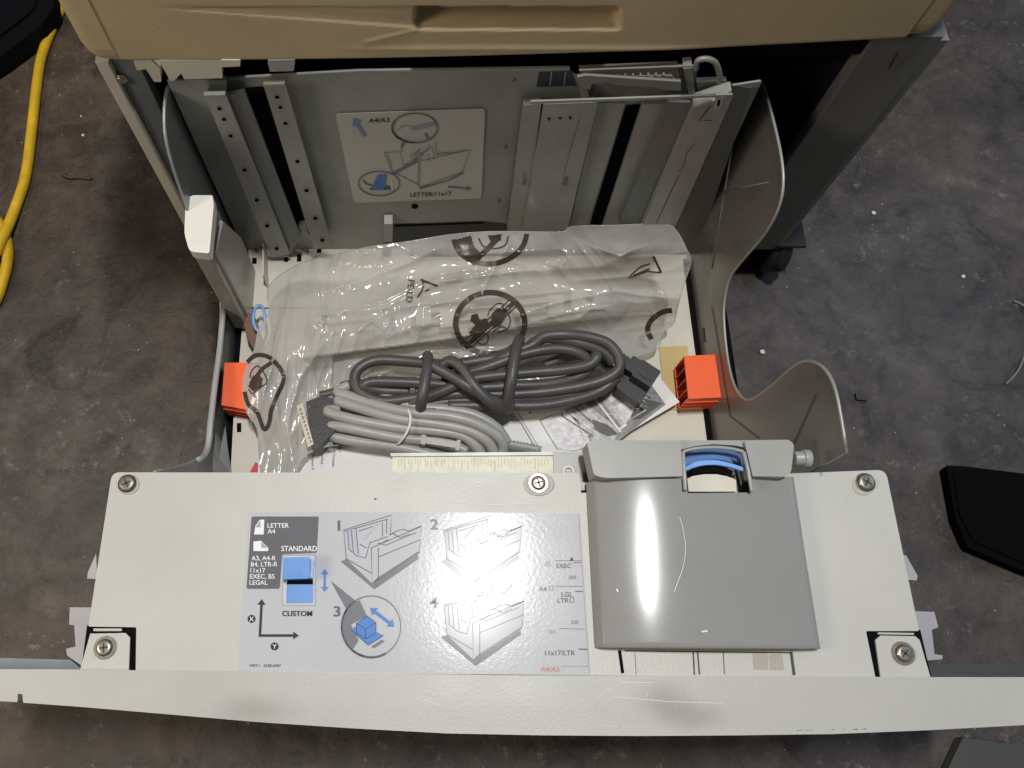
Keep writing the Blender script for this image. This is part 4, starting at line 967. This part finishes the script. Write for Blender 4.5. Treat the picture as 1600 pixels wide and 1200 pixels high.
mb.build('cord', pc)
def hull(mb, pts, z, th, m_): mb.pz(pts, z, th, m_)
def obox(mb, c, ang, L, Wd, z, th, m_, r=3):
    q = math.radians(ang); cx0, cy0 = c; pts = []
    for a_, b_ in ((-L/2, -Wd/2), (L/2, -Wd/2), (L/2, Wd/2), (-L/2, Wd/2)): pts.append((cx0+a_*math.cos(q)-b_*math.sin(q), cy0+a_*math.sin(q)+b_*math.cos(q)))
    mb.pz(rnd(pts, r, 3), z, th, m_)
mb = MB(); obox(mb, (1010, 583), 33, 36, 30, Z0+.014, .022, blackp, 3); obox(mb, (992, 571), 33, 22, 24, Z0+.011, .018, blackp, 3)
obox(mb, (977, 563), 33, 22, 14, Z0+.008, .012, blackp, 3)
for k in range(3): obox(mb, (972+k*6, 560+k*4), 33, 2.5, 17, Z0+.0095, .013, blackp, 0)
obox(mb, (1012, 584), 33, 22, 14, Z0+.0152, .003, blackp, 3)
mb.build('plug', pc, .0016, 3)
mb = MB(); obox(mb, (988, 608), 36, 46, 24, Z0+.001, .014, blackp, 4); obox(mb, (962, 588), 36, 24, 15, Z0-.001, .010, blackp, 3)
for k in range(3): obox(mb, (957+k*6, 585+k*4.3), 36, 2.5, 18, Z0+.0005, .011, blackp, 0)
for dd in (-6, 6): mb.tube([PZ(1004-dd*.55, 619+dd*.8, Z0-.004), PZ(1014-dd*.55, 627+dd*.8, Z0-.006)], .0016, chrome, 8)
mb.build('plug', pc, .0016, 3)
# grey cable
gc = thing('data_cable', 0, 'grey data cable bundled with a white tie, black hood connector at its left end', 'cable')
G0 = .108; gr = .0050
GL = [
 [(545, 602, G0+.006), (528, 612, G0+.008), (545, 619, G0+.012), (600, 636, G0+.016), (650, 646, G0+.018), (700, 650, G0+.018), (745, 662, G0+.016), (778, 682, G0+.010), (786, 700, G0+.002), (775, 712, G0-.004)],
 [(560, 632, G0+.004), (528, 626, G0+.010), (560, 637, G0+.012), (620, 654, G0+.014), (680, 662, G0+.014), (730, 672, G0+.012), (760, 688, G0+.008), (772, 706, G0+.002)],
 [(530, 640, G0+.006), (512, 643, G0+.010), (550, 655, G0+.012), (620, 668, G0+.010), (680, 673, G0+.010), (720, 680, G0+.008), (745, 698, G0+.004), (752, 712, G0)],
 [(700, 716, G0-.004), (630, 700, G0), (560, 690, G0), (515, 680, G0+.001), (510, 666, G0+.004), (540, 668, G0+.008), (620, 684, G0+.006), (690, 690, G0+.002), (730, 705, G0)],
 [(590, 618, G0+.008), (640, 634, G0+.012), (700, 640, G0+.012), (740, 648, G0+.012), (775, 668, G0+.008), (792, 692, G0+.002)],
]
mb = MB()
for Lx in GL: mb.tube(zpath(Lx), gr, gcable, 14)
mb.build('cable', gc)
mb = MB(); mb.tube(zpath([(638, 640, G0+.022), (641, 650, G0+.024), (640, 665, G0+.022), (632, 682, G0+.018), (622, 694, G0+.008)]), .0012, white, 8); mb.tube(zpath([(638, 639, G0+.018), (630, 645, G0+.010)]), .0012, white, 8); mb.build('tie', gc)
# cable print
mb = MB()
def onc(L, z): return zpath(L)
I = Ink(lambda u, v, l: PZ(u, v, G0+.016+.0052))
for k in range(20):
    u = 560+k*5.2; 
    if k in (6, 7, 14): continue
    I.line([(u, 633+(u-560)*.24), (u+random.uniform(2, 4), 633.6+(u-560)*.24)], 1.6, inkm)
# D-sub connector
mb = MB(); mb.pz(rnd([(478, 628), (500, 619), (520, 622), (532, 640), (528, 668), (505, 692), (496, 700), (488, 700)], [2, 3, 3, 4, 5, 3, 2, 2], 3), G0+.010, .02, blackp); mb.build('hood', gc, .002, 3)
mb = MB(); mb.pz([(463, 634), (473, 630), (490, 694), (481, 699)], G0+.012, .02, mat('dsub_ivory', (.5, .47, .38), .35, .3))
for k in range(9): a = k/8; mb.cyl(PZ(469+16*a, 640+50*a, G0+.0125), (0, 0, 1), .0012, .0012, chrome, 10)
mb.build('connector_face', gc, .0008)
mb = MB(); mb.pz([(663, 683), (716, 690), (714, 700), (660, 692)], G0+.012, .008, gcable); mb.pz([(659, 679), (666, 680), (664, 695), (657, 693)], G0+.013, .01, gcable); mb.pz([(714, 687), (720, 688), (717, 704), (711, 702)], G0+.013, .01, gcable); mb.build('small_clip', gc, .001)
mb = MB(); mb.tube([PZ(u, v, G0+.001) for u, v in [(788, 693), (800, 694), (838, 701), (845, 703)]], .0032, gcable, 12)
for k in range(9): a = k/8; p = PZ(796+42*a, 694+8*a, G0+.001); q = PZ(798+42*a, 694.4+8*a, G0+.001); mb.tube([p, q], .0046, gcable, 12)
mb.build('strain_relief', gc)
# =================================================================== THINGS ON THE FLOOR AROUND
mb = MB(); mb.tube(zpath([(98, 8, .006), (84, 38, .006), (66, 85, .006), (58, 130, .006), (50, 200, .006), (40, 275, .006), (22, 330, .007), (4, 372, .014), (-12, 400, .014), (-60, 430, .007)]), .0062, yellow, 14)
mb.tube(zpath([(-40, 320, .006), (-4, 345, .006), (10, 375, .006), (12, 405, .006), (4, 440, .006), (-10, 475, .006), (-50, 520, .006)]), .0062, yellow, 14)
tag(mb.build('extension_cord'), 'yellow extension cord curving over the concrete left of the printer', 'cord')
cs = thing('dark_case', 0, 'black case standing on the floor behind the yellow cord, top left corner', 'case')
mb = MB(); mb.pz([(-160, -120), (90, -120), (84, 10), (64, 40), (0, 88), (-160, 190)], .03, .028, black); mb.build('body', cs, .004, 3)
mb = MB(); mb.pz([(-160, -120), (60, -120), (55, 8), (40, 24), (-10, 62), (-160, 150)], .034, .004, black); mb.build('lid', cs, .001)
cs = thing('black_box', 0, 'black flat box lying on the concrete right of the drawer', 'box')
mb = MB(); mb.pz([(1478, 727), (1512, 729), (1760, 760), (1760, 945), (1600, 893), (1513, 856), (1494, 812)], .014, .013, mat('matt_black', (.004, .004, .004), .9, var=0, spec=.05)); mb.build('body', cs, .004, 3)
mb = MB(); mb.pz([(1490, 737), (1760, 770), (1760, 925), (1600, 880), (1522, 846), (1500, 806)], .016, .002, mat('matt_black_lid', (.0035, .0035, .0035), .9, var=0, spec=.05)); mb.build('lid', cs, .001)
mb = MB(); mb.pz([(1470, 1225), (1504, 1154), (1508, 1153), (1640, 1172), (1640, 1230)], .012, .010, mat('grey_board', (.05, .052, .05), .6)); tag(mb.build('board'), 'dark grey board on the floor at the bottom right corner', 'board')
# debris
def chip(u, v, s, lab):
    m_ = MB(); n = 7; c = PZ(u, v, 0); a0 = random.random()*6
    pts = [(c.x+s*random.uniform(.6, 1)*math.cos(a0+6.283*k/n), c.y+s*random.uniform(.6, 1)*math.sin(a0+6.283*k/n), s*.7) for k in range(n)]
    m_.prism(pts, (0, 0, -s*.68), mat('pale_chip', (.62, .6, .57), .7)); tag(m_.build('plaster_chip', None, s*.2), lab, 'chip', 'pale chips scattered on the concrete')
chip(1190, 551, .0038, 'largest pale chip on the concrete, right of the drawer opposite the orange block')
chip(1504, 433, .003, 'pale chip on the concrete, alone near the right edge above the black box')
chip(1364, 334, .0028, 'pale chip on the concrete beside the cabinet stile')
chip(130, 212, .0022, 'pale chip between the yellow cord and the cabinet')
chip(127, 182, .0014, 'tiny pale chip just behind the one beside the yellow cord')
mb = MB(); mb.tube(zpath([(97, 272, .003), (108, 277, .004), (124, 277, .003), (143, 279, .003)]), .0018, mat('twig_brown', (.06, .05, .042), .8), 7); tag(mb.build('twig'), 'small dark twig on the concrete right of the yellow cord', 'twig')
mb = MB(); mb.tube(zpath([(1600, 558, .003), (1590, 580, .006), (1572, 600, .003)]), .0012, mat('pale_thread', (.2, .2, .19), .7), 6); tag(mb.build('thread'), 'short pale thread on the concrete at the right edge, nearer the drawer front', 'thread'); mb = MB(); mb.tube(zpath([(1584, 470, .003), (1600, 478, .003), (1620, 500, .003)]), .0012, mat('pale_thread', (.2, .2, .19), .7), 6); tag(mb.build('thread'), 'curved pale thread on the concrete at the right edge, the farther of two', 'thread')
mb = MB(); mb.pz([(1337, 614), (1354, 615), (1356, 626), (1339, 624)], .004, .0035, mat('dark_clip', (.03, .03, .03), .6)); tag(mb.build('clip'), 'small dark clip on the concrete right of the curved grey side sheet', 'clip')
